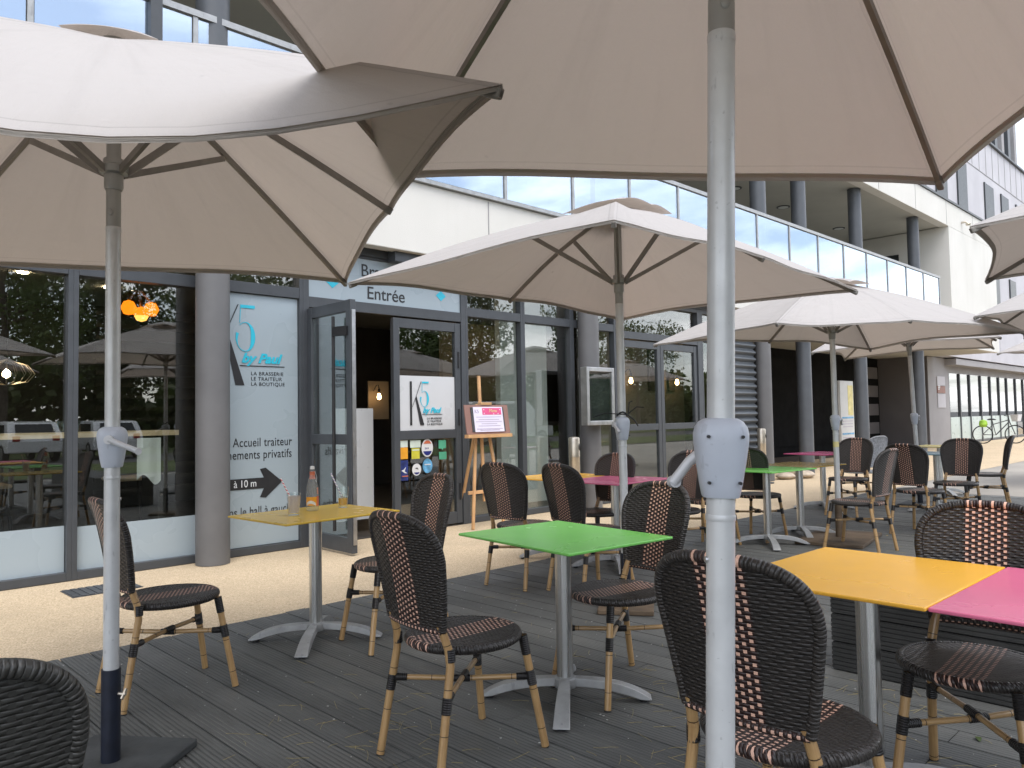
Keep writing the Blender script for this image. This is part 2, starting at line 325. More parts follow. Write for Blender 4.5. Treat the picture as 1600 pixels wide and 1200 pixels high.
# ------------------------------------------------------------------ mesh helpers
class MB:
    def __init__(s): s.v = []; s.f = []; s.uv = []; s.mi = []; s.mat = 0
    def face(s, idx, uv=None):
        s.f.append(tuple(idx)); s.mi.append(s.mat)
        s.uv.append(uv if uv else [(0, 0)]*len(idx))
    def box(s, c, d, R=None):
        b = len(s.v); hx, hy, hz = d[0]/2, d[1]/2, d[2]/2; c = Vector(c)
        for x, y, z in ((-1,-1,-1),(1,-1,-1),(1,1,-1),(-1,1,-1),(-1,-1,1),(1,-1,1),(1,1,1),(-1,1,1)):
            p = Vector((x*hx, y*hy, z*hz));  s.v.append(tuple(c + (R @ p if R else p)))
        for q in ((0,3,2,1),(4,5,6,7),(0,1,5,4),(2,3,7,6),(1,2,6,5),(3,0,4,7)):
            s.face([b+i for i in q], [(s.v[b+i][0], s.v[b+i][1]) for i in q])
        return s
    def bar(s, a, b, wd, ht, upv=(0, 0, 1)):
        a, b = Vector(a), Vector(b); d = b-a; L = d.length; d.normalize()
        x = d.cross(Vector(upv));
        if x.length < 1e-4: x = d.cross(Vector((1, 0, 0)))
        x.normalize(); z = x.cross(d)
        R = Matrix((x, d, z)).transposed(); return s.box((a+b)/2, (wd, L, ht), R)
    def tube(s, pts, r, n=12, cap=True, off=0.0):
        pts = [Vector(p) for p in pts]; rs = r if isinstance(r, (list, tuple)) else [r]*len(pts)
        b = len(s.v); L = [off]
        for i in range(1, len(pts)): L.append(L[-1]+(pts[i]-pts[i-1]).length)
        px = None
        for i, p in enumerate(pts):
            t = (pts[min(i+1, len(pts)-1)]-pts[max(i-1, 0)]).normalized()
            if px is None:
                px = t.cross(Vector((0, 0, 1)))
                if px.length < .05: px = t.cross(Vector((0, 1, 0)))
            px = (px - t*px.dot(t)).normalized(); py = t.cross(px)
            for j in range(n):
                a = 2*pi*j/n; s.v.append(tuple(p + (px*cos(a)+py*sin(a))*rs[i]))
        for i in range(len(pts)-1):
            for j in range(n):
                k = (j+1) % n; u0, u1 = 2*pi*j/n*rs[i], 2*pi*(j+1)/n*rs[i]
                s.face((b+i*n+j, b+i*n+k, b+(i+1)*n+k, b+(i+1)*n+j), [(u0, L[i]), (u1, L[i]), (u1, L[i+1]), (u0, L[i+1])])
        if cap:
            s.face([b+j for j in reversed(range(n))], [(0, L[0])]*n); e = b+(len(pts)-1)*n
            s.face([e+j for j in range(n)], [(0, L[-1])]*n)
        return s
    def lathe(s, prof, c=(0, 0, 0), n=24, sx=1, sy=1, uvf=None):
        b = len(s.v)
        for r, z in prof:
            for j in range(n):
                a = 2*pi*j/n; s.v.append((c[0]+r*cos(a)*sx, c[1]+r*sin(a)*sy, c[2]+z))
        for i in range(len(prof)-1):
            for j in range(n):
                k = (j+1) % n; q = (b+i*n+j, b+i*n+k, b+(i+1)*n+k, b+(i+1)*n+j)
                s.face(q, [uvf(*s.v[t]) for t in q] if uvf else [(j/n, prof[i][1]), ((j+1)/n, prof[i][1]), ((j+1)/n, prof[i+1][1]), (j/n, prof[i+1][1])])
        for i, rev in ((0, True), (len(prof)-1, False)):
            if prof[i][0] > 1e-5:
                q = [b+i*n+j for j in range(n)]; q = q[::-1] if rev else q
                s.face(q, [uvf(*s.v[t]) for t in q] if uvf else None)
        return s
    def grid(s, fn, nu, nv, uvf=None, flip=False):
        b = len(s.v); uvs = []
        for j in range(nv+1):
            for i in range(nu+1):
                p = fn(i/nu, j/nv); s.v.append(tuple(p)); uvs.append(uvf(i/nu, j/nv, p) if uvf else (i/nu, j/nv))
        for j in range(nv):
            for i in range(nu):
                a = j*(nu+1)+i; q = [a, a+1, a+nu+2, a+nu+1]
                if flip: q.reverse()
                s.face([b+t for t in q], [uvs[t] for t in q])
        return s
    def poly(s, pts, th, axis=(0, -1, 0)):
        """flat outline with thickness th along axis"""
        b = len(s.v); ax = Vector(axis)*th; n = len(pts)
        for p in pts: s.v.append(tuple(p))
        for p in pts: s.v.append(tuple(Vector(p)+ax))
        s.face([b+i for i in range(n)]); s.face([b+n+i for i in reversed(range(n))])
        for i in range(n):
            k = (i+1) % n; s.face((b+i, b+n+i, b+n+k, b+k))
        return s
    def build(s, name, mats, parent=None, smooth=35, bevel=0, segs=2, recalc=True):
        me = bpy.data.meshes.new(name); me.from_pydata(s.v, [], s.f)
        uvl = me.uv_layers.new(name='UVMap'); flat = []
        for q in s.uv:
            for a in q: flat += [a[0], a[1]]
        uvl.data.foreach_set('uv', flat)
        for mm in (mats if isinstance(mats, (list, tuple)) else [mats]): me.materials.append(MAT[mm])
        me.polygons.foreach_set('material_index', s.mi)
        if recalc:
            bm = bmesh.new(); bm.from_mesh(me); bmesh.ops.recalc_face_normals(bm, faces=bm.faces); bm.to_mesh(me); bm.free()
        if smooth:
            me.polygons.foreach_set('use_smooth', [True]*len(me.polygons)); me.set_sharp_from_angle(angle=radians(smooth))
        o = bpy.data.objects.new(name, me); C.objects.link(o)
        if parent: o.parent = parent
        if bevel:
            md = o.modifiers.new('bevel', 'BEVEL'); md.width = bevel; md.segments = segs; md.limit_method = 'ANGLE'; md.angle_limit = radians(40)
        return o
def tag(o, label, cat, group=None, kind=None):
    if label: o['label'] = label
    if cat: o['category'] = cat
    if group: o['group'] = group
    if kind: o['kind'] = kind
    return o
def thing(name, label, cat, loc=(0, 0, 0), rz=0, group=None, parent=None):
    o = bpy.data.objects.new(name, None); C.objects.link(o); o.location = loc; o.rotation_euler = (0, 0, rz)
    o.empty_display_size = .1
    return tag(o, label, cat, group)
def part_empty(name, parent):
    o = bpy.data.objects.new(name, None); C.objects.link(o); o.parent = parent; return o
def struct(o): o['kind'] = 'structure'; return o
def copy_tree(o, parent=None):
    c = o.copy(); C.objects.link(c); c.parent = parent
    for ch in list(o.children): copy_tree(ch, c)
    return c
def text(body, size, mat, parent, loc, rot=(pi/2, 0, 0), name='lettering', align='LEFT', shear=0, ext=.0012, sx=1, bold=0, space=1.0):
    cu = bpy.data.curves.new(name, 'FONT'); cu.body = body; cu.size = size; cu.extrude = ext; cu.align_x = align; cu.shear = shear
    cu.offset = bold; cu.space_character = space; cu.space_line = 1.0
    t = bpy.data.objects.new(name, cu); C.objects.link(t)
    dg = bpy.context.evaluated_depsgraph_get(); me = bpy.data.meshes.new_from_object(t.evaluated_get(dg))
    bpy.data.objects.remove(t); me.materials.clear(); me.materials.append(MAT[mat])
    o = bpy.data.objects.new(name, me); C.objects.link(o); o.location = loc; o.rotation_euler = rot; o.scale = (sx, 1, 1); o.parent = parent
    return o

# ------------------------------------------------------------------ ground
FY = 7.2                     # glazing plane of the brasserie
def sheet(name, mat, x0, x1, y0, y1, z):
    b = MB(); b.v += [(x0,y0,z),(x1,y0,z),(x1,y1,z),(x0,y1,z)]; b.face((0,1,2,3), [(x0,y0),(x1,y0),(x1,y1),(x0,y1)])
    return struct(b.build(name, mat, smooth=0))
sheet('ground', 'asphalt', -400, 600, -400, 400, -.016)
sheet('gravel_pavement', 'gravel_paving', -30, 90, 4.78, 9.9, -.004)
sheet('concrete_path', 'concrete_path', -30, 90, -6.5, 4.96, -.009)
sheet('grass_lawn', 'lawn', -60, 120, -13.5, -7.2, .0)
sheet('grass_verge', 'lawn', -60, 120, -80, -20.5, .0)
# deck: boards run towards the facade
b = MB(); x = -6.0; bi = 0
while x < 13.2:
    cuts = [-6.0] + ([-1.3, 2.4] if bi % 2 else [-3.4, 1.0]) + [4.82 + random.uniform(-.006, .006)]
    for y0, y1 in zip(cuts[:-1], cuts[1:]):
        q = len(b.v); x0, x1, z0, z1 = x+.004, x+.146, -.06, random.uniform(-.0016, .0016)
        ya, yb = y0+.002, y1-.002
        b.v += [(x0,ya,z0),(x1,ya,z0),(x1,yb,z0),(x0,yb,z0),(x0,ya,z1),(x1,ya,z1),(x1,yb,z1),(x0,yb,z1)]
        for f_ in ((4,5,6,7),(0,1,5,4),(1,2,6,5),(2,3,7,6),(3,0,4,7)):
            b.face([q+i for i in f_], [(b.v[q+i][0]-bi*.15+6+bi*.15, b.v[q+i][1]+bi*7.3) for i in f_])
    x += .15; bi += 1
struct(b.build('deck', 'decking', smooth=0))
# litter on the deck
b = MB()
rr = random.Random(3)
for i in range(620):
    cl = rr.random() < .5
    if cl:
        cx, cy = rr.choice([(2.2,1.7),(2.7,1.6),(1.9,1.9),(3.1,1.7),(2.5,1.2),(3.3,2.2),(2.0,2.9),(1.6,2.6),(2.9,.9),(3.5,1.3),(1.4,1.6)]); x, y = rr.gauss(cx, .22), rr.gauss(cy, .22)
    else: x, y = rr.uniform(.6, 9), rr.uniform(-.5, 4.7)
    a = rr.uniform(0, 2*pi); L = rr.uniform(.03, .11); bend = rr.uniform(-.3, .3); pts = []
    for k in range(4):
        t = k/3; ang = a+bend*t; pts.append((x+cos(ang)*L*t, y+sin(ang)*L*t, .003+.004*sin(pi*t)*rr.random()))
    b.tube(pts, .0008, 4, False)
tag(struct(b.build('pine_needles', 'leaf_dry')), None, None)['kind'] = 'stuff'
b = MB()
for i in range(1300):
    x, y = rr.uniform(.5, 10), rr.uniform(-.6, 4.75); r = rr.choice([.002, .003, .003, .005]); n = 6; q = len(b.v)
    for j in range(n): b.v.append((x+r*cos(j*pi/3)*rr.uniform(.6, 1.4), y+r*sin(j*pi/3)*rr.uniform(.6, 1.4), .0035))
    b.face([q+j for j in range(n)])
b.build('deck_specks', 'board_white', smooth=0)['kind'] = 'stuff'

# ------------------------------------------------------------------ brasserie building
bld = thing('brasserie_building', 'large white and dark grey building with glazed brasserie, long glass balcony and round columns', 'building', (0, 0, 0))
FZ = 3.1
def frame_boxes(items, name, parent, mat='frame_grey', bev=.004):
    b = MB()
    for it in items: b.box(*it)
    return b.build(name, mat, parent, smooth=0, bevel=bev)
def bx(x0, x1, y0, y1, z0, z1): return ((x0+x1)/2, (y0+y1)/2, (z0+z1)/2), (x1-x0, y1-y0, z1-z0)
def pane(x0, x1, z0, z1, parent, mat='pane_glass', y=FY+.02, name='pane'):
    b = MB(); b.box(*bx(x0, x1, y, y+.006, z0, z1)); return b.build(name, mat, parent, smooth=0)
def window_bay(x0, x1, lower=None, bottom=.07, mid=2.55, top=FZ, mull=.04, mat='pane_glass'):
    """one bay: frame with transom, two panes"""
    t = mull
    f = frame_boxes([bx(x0, x0+t, FY-.05, FY+.05, .0, top), bx(x1-t, x1, FY-.05, FY+.05, .0, top),
                     bx(x0+t, x1-t, FY-.047, FY+.047, 0, bottom), bx(x0+t, x1-t, FY-.047, FY+.047, mid, mid+.11), bx(x0+t, x1-t, FY-.047, FY+.047, top-.07, top)],
                    'window', bld)
    pane(x0+t, x1-t, bottom, mid, f, mat); pane(x0+t, x1-t, mid+.11, top-.07, f, mat, name='upper_pane')
    if lower:
        b = MB(); b.box(*bx(x0+t+.004, x1-t-.004, FY+.006, FY+.014, bottom, lower)); b.build('frosted_film', 'vinyl', f, smooth=0)
    return f
for x0, x1, lo in ((-4.2, -2.2, .45), (-2.2, -.2, .45), (-.2, 1.87, .45), (1.87, 2.98, .43)): window_bay(x0, x1, lo)
wl = window_bay(2.98, 4.0, None)
window_bay(6.22, 7.23, None); wr2 = window_bay(7.23, 8.22, None)
window_bay(8.22, 9.22, None)
# vinyl panel with lettering beside the door
sg = MB(); sg.box(*bx(3.024, 3.955, FY-.012, FY-.004, .075, 2.545)); sg = sg.build('printed_panel', 'vinyl', bld, smooth=0)
ty = FY-.014
def poly_xz(pts, y, mat, parent, name='emblem', th=.003):
    b = MB(); b.poly([(x, y, z) for x, z in pts], th); return b.build(name, mat, parent, smooth=0)
def five(x0, z0, W, H, y, parent):
    """high-contrast digit five built from its strokes"""
    b = MB()
    def seg(pts):
        b.poly([(x0+u*W, y, z0+v*H) for u, v in pts], .003)
    seg([(.22, .93), (.95, .93), (.95, 1.0), (.22, 1.0)]); seg([(.18, .60), (.21, .60), (.25, .93), (.22, .93)])
    cx, cz = .48, .29; n = 22
    for i in range(n):
        a0, a1 = radians(128-(128+196)*i/n), radians(128-(128+196)*(i+1)/n)
        def th(a):
            d = cos(a); return .03+.20*max(0, d)**1.5+.13*max(0, -cos(a+.5))**3*(1 if sin(a) < .3 else 0)
        def P(a, o): return (cx+(.50-o)*cos(a)*.98, cz+(.33-o*.45)*sin(a))
        seg([P(a0, 0), P(a1, 0), P(a1, th(a1)), P(a0, th(a0))])
    return b.build('emblem', 'cyan_print', parent, smooth=0)
def logo(x, z, k, y, parent):
    """K5 by Paul sign; x,z of the K stem foot, k = letter height"""
    poly_xz([(x, z), (x+.055*k, z), (x+.055*k, z+k), (x, z+k)], y, 'ink', parent)
    poly_xz([(x+.155*k, z+.60*k), (x+.285*k, z), (x+.40*k, z), (x+.185*k, z+.66*k), (x+.185*k, z+.64*k)][0:4], y, 'ink', parent)
    poly_xz([(x+.058*k, z+.42*k), (x+.065*k, z+.42*k), (x+.325*k, z+k), (x+.313*k, z+k)], y-.003, 'ink', parent)
    five(x+.29*k, z+.44*k, .26*k, .56*k, y-.001, parent)
    text('by Paul', .165*k, 'cyan_print', parent, (x+.36*k, y-.004, z+.285*k), shear=.35, sx=1.08, bold=.006*k)
    poly_xz([(x+.34*k, z+.238*k), (x+.94*k, z+.238*k), (x+.94*k, z+.248*k), (x+.34*k, z+.248*k)], y, 'ink', parent, 'rule')
    for i, wd in enumerate(('LA BRASSERIE', 'LE TRAITEUR', 'LA BOUTIQUE')):
        text(wd, .064*k, 'ink', parent, (x+.485*k, y, z+(.128-.066*i)*k), sx=1.02, space=1.12)
logo(3.065, 1.645, .79, ty, sg)
text('Accueil traiteur', .122, 'ink', sg, (3.885, ty, 1.045), align='RIGHT', sx=.76, space=1.05)
text('Évènements privatifs', .122, 'ink', sg, (3.885, ty, .925), align='RIGHT', sx=.76, space=1.05)
poly_xz([(3.03, .63), (3.58, .63), (3.54, .545), (3.60, .535), (3.775, .684), (3.60, .83), (3.54, .82), (3.58, .735), (3.03, .735)], ty, 'ink', sg, 'arrow')
text('à 10 m', .10, 'white_letter', sg, (3.27, ty-.004, .652), sx=.85)
text('dans le hall à gauche', .122, 'ink', sg, (3.915, ty, .375), align='RIGHT', sx=.76, space=1.02)
# entrance: frame, sign above, open leaf, closed leaf
ent = frame_boxes([bx(4.0, 4.07, FY-.05, FY+.05, 0, FZ), bx(6.15, 6.22, FY-.05, FY+.05, 0, FZ), bx(4.07, 6.15, FY-.047, FY+.047, 2.47, 2.585),
                   bx(4.07, 6.15, FY-.047, FY+.047, FZ-.03, FZ)], 'door_frame', bld)
sn = MB(); sn.box(*bx(4.07, 6.15, FY-.03, FY-.01, 2.585, FZ-.03)); sn = sn.build('entrance_sign', 'vinyl', bld, smooth=0)
text('Brasserie', .20, 'ink', sn, (4.715, FY-.033, 2.875), sx=.95, bold=.001); text('Entrée', .20, 'ink', sn, (4.79, FY-.033, 2.632), sx=.98, bold=.001)
for dx_ in (4.36, 5.85):
    for dz_ in (2.765, 2.95):
        poly_xz([(dx_, dz_-.062), (dx_+.075, dz_), (dx_, dz_+.062), (dx_-.075, dz_)], FY-.031, 'cyan_print', sn, 'diamond')
def leaf(name, W, parent, gm='door_glass'):
    """glazed door leaf in local coords: hinge at x=0, leaf along +x, outer face towards -y"""
    f = MB(); t = .085
    for it in (bx(0, t, -.03, .03, .02, 2.45), bx(W-t, W, -.03, .03, .02, 2.45), bx(t, W-t, -.027, .027, .02, .16), bx(t, W-t, -.027, .027, 1.05, 1.15), bx(t, W-t, -.027, .027, 2.34, 2.45)): f.box(*it)
    f = f.build(name, 'frame_grey', parent, smooth=0, bevel=.004)
    for z0, z1 in ((.16, 1.05), (1.15, 2.34)):
        b = MB(); b.box(*bx(t, W-t, -.004, .004, z0, z1)); b.build('pane', gm, f, smooth=0)
    return f
ld = leaf('door', 1.0, bld); ld.location = (5.14, FY-.01, 0)
hb = MB(); hb.tube([(.965, -.035, 1.9), (.965, -.035, 2.1)], .012).tube([(.965, -.035, .3), (.965, -.035, .5)], .012).tube([(.965, -.035, 1.2), (.965, -.035, 1.4)], .012); hb.build('hinge', 'black_plastic', ld)
kp = MB(); kp.box(*bx(.088, .912, -.012, -.007, 1.155, 1.79)); kp = kp.build('logo_panel', 'vinyl_white', ld, smooth=0)
logo(.235, 1.215, .51, -.016, kp)
def disc(x, z, rx, rz, y, mat, parent, name='sticker'):
    b = MB(); b.poly([(x+rx*cos(2*pi*i/26), y, z+rz*sin(2*pi*i/26)) for i in range(26)], .002); return b.build(name, mat, parent, smooth=0)
def card(x0, x1, z0, z1, y, mat, parent, name='sticker'):
    return poly_xz([(x0, z0), (x1, z0), (x1, z1), (x0, z1)], y, mat, parent, name, .002)
Y1 = -.008
s1 = card(.09, .20, .83, 1.045, Y1, 'sticker_orange', ld); card(.092, .198, .965, 1.043, Y1-.003, 'sticker_pale', s1, 'band')
s2 = card(.09, .20, .585, .815, Y1, 'sticker_blue', ld); card(.115, .20, .628, .64, Y1-.003, 'sticker_red', s2, 'band'); poly_xz([(.105, .70), (.15, .67), (.19, .665), (.15, .69), (.17, .74), (.14, .71)], Y1-.003, 'sticker_white', s2, 'emblem', .002)
card(.235, .385, .955, 1.04, Y1, 'sticker_pale', ld); s3 = card(.255, .37, .825, .947, Y1, 'sticker_yellow', ld); card(.262, .363, .92, .935, Y1-.003, 'sticker_pale', s3, 'band')
s4 = disc(.485, .945, .085, .105, Y1, 'sticker_white', ld)
poly_xz([(.485+.07*cos(a), .945+.088*sin(a)) for a in [radians(35+110*i/10) for i in range(11)]], Y1-.003, 'sticker_red', s4, 'band', .002)
poly_xz([(.485+.07*cos(a), .945+.088*sin(a)) for a in [radians(205+130*i/10) for i in range(11)]], Y1-.003, 'sticker_navy', s4, 'band', .002)
text('2019', .03, 'sticker_navy', s4, (.445, Y1-.003, .93))
s5 = disc(.325, .70, .065, .07, Y1, 'sticker_white', ld); poly_xz([(.325+.05*cos(a), .70+.055*sin(a)) for a in [radians(215+110*i/8) for i in range(9)]], Y1-.003, 'sticker_navy', s5, 'band', .002); poly_xz([(.30, .715), (.35, .70), (.33, .725)], Y1-.003, 'ink', s5, 'emblem', .002)
s6 = disc(.485, .735, .072, .085, Y1, 'sticker_sky', ld); card(.44, .53, .745, .757, Y1-.003, 'sticker_white', s6, 'band')
poly_xz([(.655, .93), (.70, .93), (.71, .905), (.725, .93), (.77, .93), (.77, 1.03), (.655, 1.03)], Y1, 'sticker_green', ld, 'sticker', .002); card(.66, .775, .80, .89, Y1, 'sticker_green', ld)
lo = leaf('door', .84, bld, 'leaf_glass'); lo.location = (4.075, FY-.05, 0); lo.rotation_euler = (0, 0, radians(-91))
hb = MB()
for yy in (-.075, .075):
    hb.tube([(.60 if yy < 0 else .72, yy, .22), (.60 if yy < 0 else .72, yy, 2.30)], .017)
    for zz_ in (.45, 2.15): hb.bar((.60 if yy < 0 else .72, yy, zz_), (.79, yy*.3, zz_), .05, .09)
hb.build('handle', 'black_plastic', lo)
kp = MB(); kp.box(*bx(.845, .852, -.02, .02, .1, 2.35)); kp.build('latch_strip', 'alu', lo, smooth=0)
b = MB(); b.box(*bx(.34, .70, .012, .016, 1.25, 2.2)); 
# double doors further right
fr2 = frame_boxes([bx(9.22, 9.32, FY-.05, FY+.05, 0, FZ), bx(11.5, 11.62, FY-.05, FY+.05, 0, FZ), bx(9.32, 11.5, FY-.047, FY+.047, 2.47, 2.585),
                   bx(9.32, 11.5, FY-.047, FY+.047, FZ-.07, FZ)], 'door_frame', bld)
pane(9.32, 11.5, 2.585, FZ-.07, fr2, name='upper_pane')
for x0 in (9.33, 10.41):
    l2 = leaf('door', 1.07, bld); l2.location = (x0, FY, 0)
window_bay(11.62, 12.35)
# corrugated cladding
b = MB(); n = 60
for i in range(n):
    z = .05+i*(3.05/n)
pts = []
NP = 240
def corr(u, v):
    z = .04+v*3.06; d = .5+.5*cos(2*pi*z/.128); d = d**.7
    return (12.35+u*1.12, FY-.02-.055*d, z)
b.grid(corr, 1, NP)
def corr2(u, v):
    z = .04+v*3.06; d = (.5+.5*cos(2*pi*z/.128))**.7
    return (13.47, FY-.02-.055*d+u*(.09+.055*d), z)
b.grid(corr2, 1, NP)
simple('corrugated', (.085, .097, .11), .38, .35, .08, 4)
b.build('corrugated_cladding', 'corrugated', bld, smooth=60)
# columns (run from the ground to the upper soffit)
COLX = [(-2.6, 7.0), (2.985, 6.99), (8.42, 7.02), (13.78, 7.15), (15.75, 7.25), (18.9, 7.3), (22.95, 7.3)]
for i, (cx, cy) in enumerate(COLX):
    b = MB(); n = 40
    mt = 'column_paint' if i < 4 else 'column_dark'
    b.mat = 0; b.lathe([(.15, 0), (.15, 3.19)], (cx, cy, 0), n)
    b.mat = 1; b.lathe([(.152, 3.9), (.152, 6.68)], (cx, cy, 0), n)
    b.build('column', [mt, 'column_dark'], bld)
# slab, fascia, soffits, upper floor
b = MB(); b.box(*bx(-30, 29.7, 6.90, 7.05, 3.17, 3.98)); b.build('balcony_fascia', 'white_wall', bld, smooth=0, bevel=.01)
b = MB()
for i in range(14):
    b.box(*bx(-4+i*2.6, -3.988+i*2.6, 6.894, 6.899, 3.19, 3.96)); b.box(*bx(-4+i*2.6, -3.988+i*2.6, 6.894, 6.899, 6.69, 7.38))
b.build('fascia_joint', 'wall_mid_grey', bld, smooth=0)['kind'] = 'stuff'
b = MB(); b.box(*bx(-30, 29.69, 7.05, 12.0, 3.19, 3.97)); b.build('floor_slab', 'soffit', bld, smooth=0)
b = MB(); b.box(*bx(-30, 13.47, 7.13, 7.25, 3.1, 3.189)); b.box(*bx(5.05, 8.3, 6.98, 7.128, 3.06, 3.188)); b.build('head_beam', 'frame_grey', bld, smooth=0)
b = MB(); b.box(*bx(-30, 29.7, 6.90, 7.15, 6.67, 7.40)); b.build('upper_fascia', 'white_wall', bld, smooth=0, bevel=.01)
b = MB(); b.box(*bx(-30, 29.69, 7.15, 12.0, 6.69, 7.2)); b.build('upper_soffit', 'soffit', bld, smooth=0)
b = MB(); b.box(*bx(24.77, 29.7, 6.902, 12.0, 3.982, 6.668)); b.build('end_wall', 'white_wall', bld, smooth=0)
b = MB(); b.box(*bx(24.73, 24.768, 8.3, 9.1, 3.99, 6.05)); b.build('terrace_door', 'slot_window', bld, smooth=0)
b = MB(); b.box(*bx(-30, 24.76, 11.7, 11.99, 3.972, 6.688)); b.build('upper_back_wall', 'wall_mid_grey', bld, smooth=0)
b = MB(); b.box(*bx(-30, 29.75, 6.86, 7.0, 7.402, 7.46)); b.build('parapet_cap', 'frame_grey', bld, smooth=0)
for sx_, sy_ in ((14.2, 9.1), (16.6, 9.2), (19.1, 9.2), (22.6, 9.2)):
    b = MB(); b.lathe([(.17, 6.672), (.17, 6.688)], (sx_, sy_, 0), 20); sp_ = b.build('ceiling_spot', 'frame_grey', bld)
    b = MB(); b.lathe([(.13, 6.668), (.13, 6.671)], (sx_, sy_, 0), 20); b.build('lens', 'interior_pale', sp_)
for cx, cz in ((26.05, 6.98), (27.35, 6.92)):
    b = MB(); b.tube([(cx, 6.90, cz), (cx, 6.78, cz), (cx+.0, 6.72, cz-.06)], .035); b.lathe([(.06, 0), (.075, .05), (.05, .1)], (cx, 6.72, cz-.12), 14); b.build('wall_spotlight', 'stainless', bld)
# balcony railing
rail = part_empty('balcony_railing', bld)
b = MB(); b.box(*bx(-30, 23.6, 6.84, 6.90, 4.98, 5.04)); b.box(*bx(-30, 23.6, 6.85, 6.898, 3.985, 4.03)); b.build('hand_rail', 'cast_alu', rail, smooth=0)
k = 0; x = 23.57-1.3*34
while x < 23.7:
    b = MB(); b.box(*bx(x-.022, x+.022, 6.852, 6.895, 4.03, 4.98)); b.build('rail_post', 'cast_alu', rail, smooth=0)
    if x < 23.0 and x > -8:
        b = MB(); b.box(*bx(x+.03, x+1.27, 6.868, 6.878, 4.04, 4.97)); b.build('glass_panel', 'balcony_glass', rail, smooth=0)
    x += 1.3
b = MB(); b.box(*bx(2.36, 2.46, 6.80, 6.90, 3.985, 6.668)); b.build('balcony_post', 'frame_grey', bld, smooth=0)
# inside of the brasserie
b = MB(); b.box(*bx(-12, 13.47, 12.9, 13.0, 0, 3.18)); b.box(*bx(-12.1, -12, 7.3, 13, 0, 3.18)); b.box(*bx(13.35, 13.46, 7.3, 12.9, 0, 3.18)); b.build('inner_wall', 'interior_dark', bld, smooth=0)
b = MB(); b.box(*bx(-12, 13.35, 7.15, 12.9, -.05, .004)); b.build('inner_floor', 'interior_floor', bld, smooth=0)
b = MB(); b.box(*bx(-12, 13.35, 7.3, 12.9, 3.12, 3.18)); b.build('inner_ceiling', 'ceiling_int', bld, smooth=0)
b = MB(); b.box(*bx(4.6, 5.12, 7.55, 7.58, .15, 1.42)); b.build('counter_screen', 'vinyl_white', bld, smooth=0)
b = MB(); b.box(*bx(7.75, 8.75, 8.15, 8.25, .004, 3.1)); b.build('partition', 'interior_pale', bld, smooth=0)
b = MB(); b.box(*bx(10.6, 13.34, 8.65, 8.75, .004, 3.1)); b.box(*bx(9.0, 10.59, 11.0, 11.1, .004, 3.1)); b.build('lounge_wall', 'interior_warm', bld, smooth=0)
b = MB()
for q in ((12.1, 12.5), (12.75, 12.95)): b.box(*bx(q[0], q[1], 8.60, 8.648, 1.75, 2.6))
b.build('picture', 'interior_dark', bld, smooth=0)
b = MB(); b.box(*bx(7.95, 8.4, 11.87, 11.9, 1.3, 2.0)); b.build('lamp_panel', 'interior_warm', bld, smooth=0)
b = MB()
for i in range(16): b.box(*bx(3.4, 6.6, 11.9, 12.0, .3+i*.17, .36+i*.17))
b.build('slatted_shelf', 'interior_dark', bld, smooth=0)
# wall lamps inside the right doors
for lx, ly in ((11.34, 8.65), (12.83, 8.65), (8.05, 11.85)):
    t = thing('wall_lamp', {11.34: 'lit bulb on curved black bracket behind the left glass of the double doors', 12.83: 'lit bulb on curved black bracket behind the right glass of the double doors', 8.05: 'small lit wall bulb seen through the open entrance'}[lx], 'wall lamp', (lx, ly, 1.93 if lx > 9 else 1.72), group='wall lamps inside the brasserie')
    b = MB(); b.tube([(0, 0, .1), (0, -.1, .2), (0, -.16, .2), (0, -.18, .13)], .008, 8); b.lathe([(.022, .05), (.022, .13)], (0, -.18, 0), 12); b.build('bracket', 'black_plastic', t)
    b = MB(); b.lathe([(.001, -.07), (.03, -.055), (.04, -.02), (.022, .05)], (0, -.18, 0), 14); b.build('bulb', 'bulb_warm', t)
# pendant lamps at the left
t = thing('pendant_lamp', 'amber dome pendant with three glowing orange globes behind left window', 'lamp', (2.66, 8.0, 2.36))
b = MB(); b.lathe([(.21, -.02), (.205, .08), (.17, .17), (.10, .23), (.02, .25)], n=32); b.build('dome_shade', 'amber_shade', t)
for dx_, dy_, dz_ in ((-.105, -.07, .06), (.105, -.07, .06), (0, -.11, -.0)):
    b = MB(); b.lathe([(.001, -.075), (.045, -.06), (.075, 0), (.045, .06), (.001, .075)], (dx_, dy_, dz_), 20)
    gb = b.build('globe', 'bulb_orange', t, smooth=180); b = MB(); b.tube([(dx_*.25, dy_*.3, .24), (dx_, dy_, dz_+.07)], .014, 8); b.build('arm', 'stainless', gb)
b = MB(); b.tube([(0, 0, .25), (0, 0, .76)], .006, 6); b.build('cord', 'black_plastic', t)
emit('bulb_clear', (1, .74, .46), 14.0)
t = thing('pendant_lamp', 'flat openwork pendant with bright bulb at the far left window', 'lamp', (1.93, 9.9, 1.86))
b = MB()
for i in range(18):
    a = 2*pi*i/18; b.tube([(0, 0, .16), (.2*cos(a), .2*sin(a), .10), (.27*cos(a), .27*sin(a), 0), (.2*cos(a), .2*sin(a), -.09), (0, 0, -.13)], .004, 5)
b.build('wire_shade', 'stainless', t)
b = MB(); b.lathe([(.001, -.05), (.04, -.02), (.04, .02), (.001, .06)], n=14); b.build('bulb', 'bulb_clear', t)
b = MB(); b.tube([(0, 0, .16), (0, 0, 1.26)], .006, 6); b.build('cord', 'black_plastic', t)
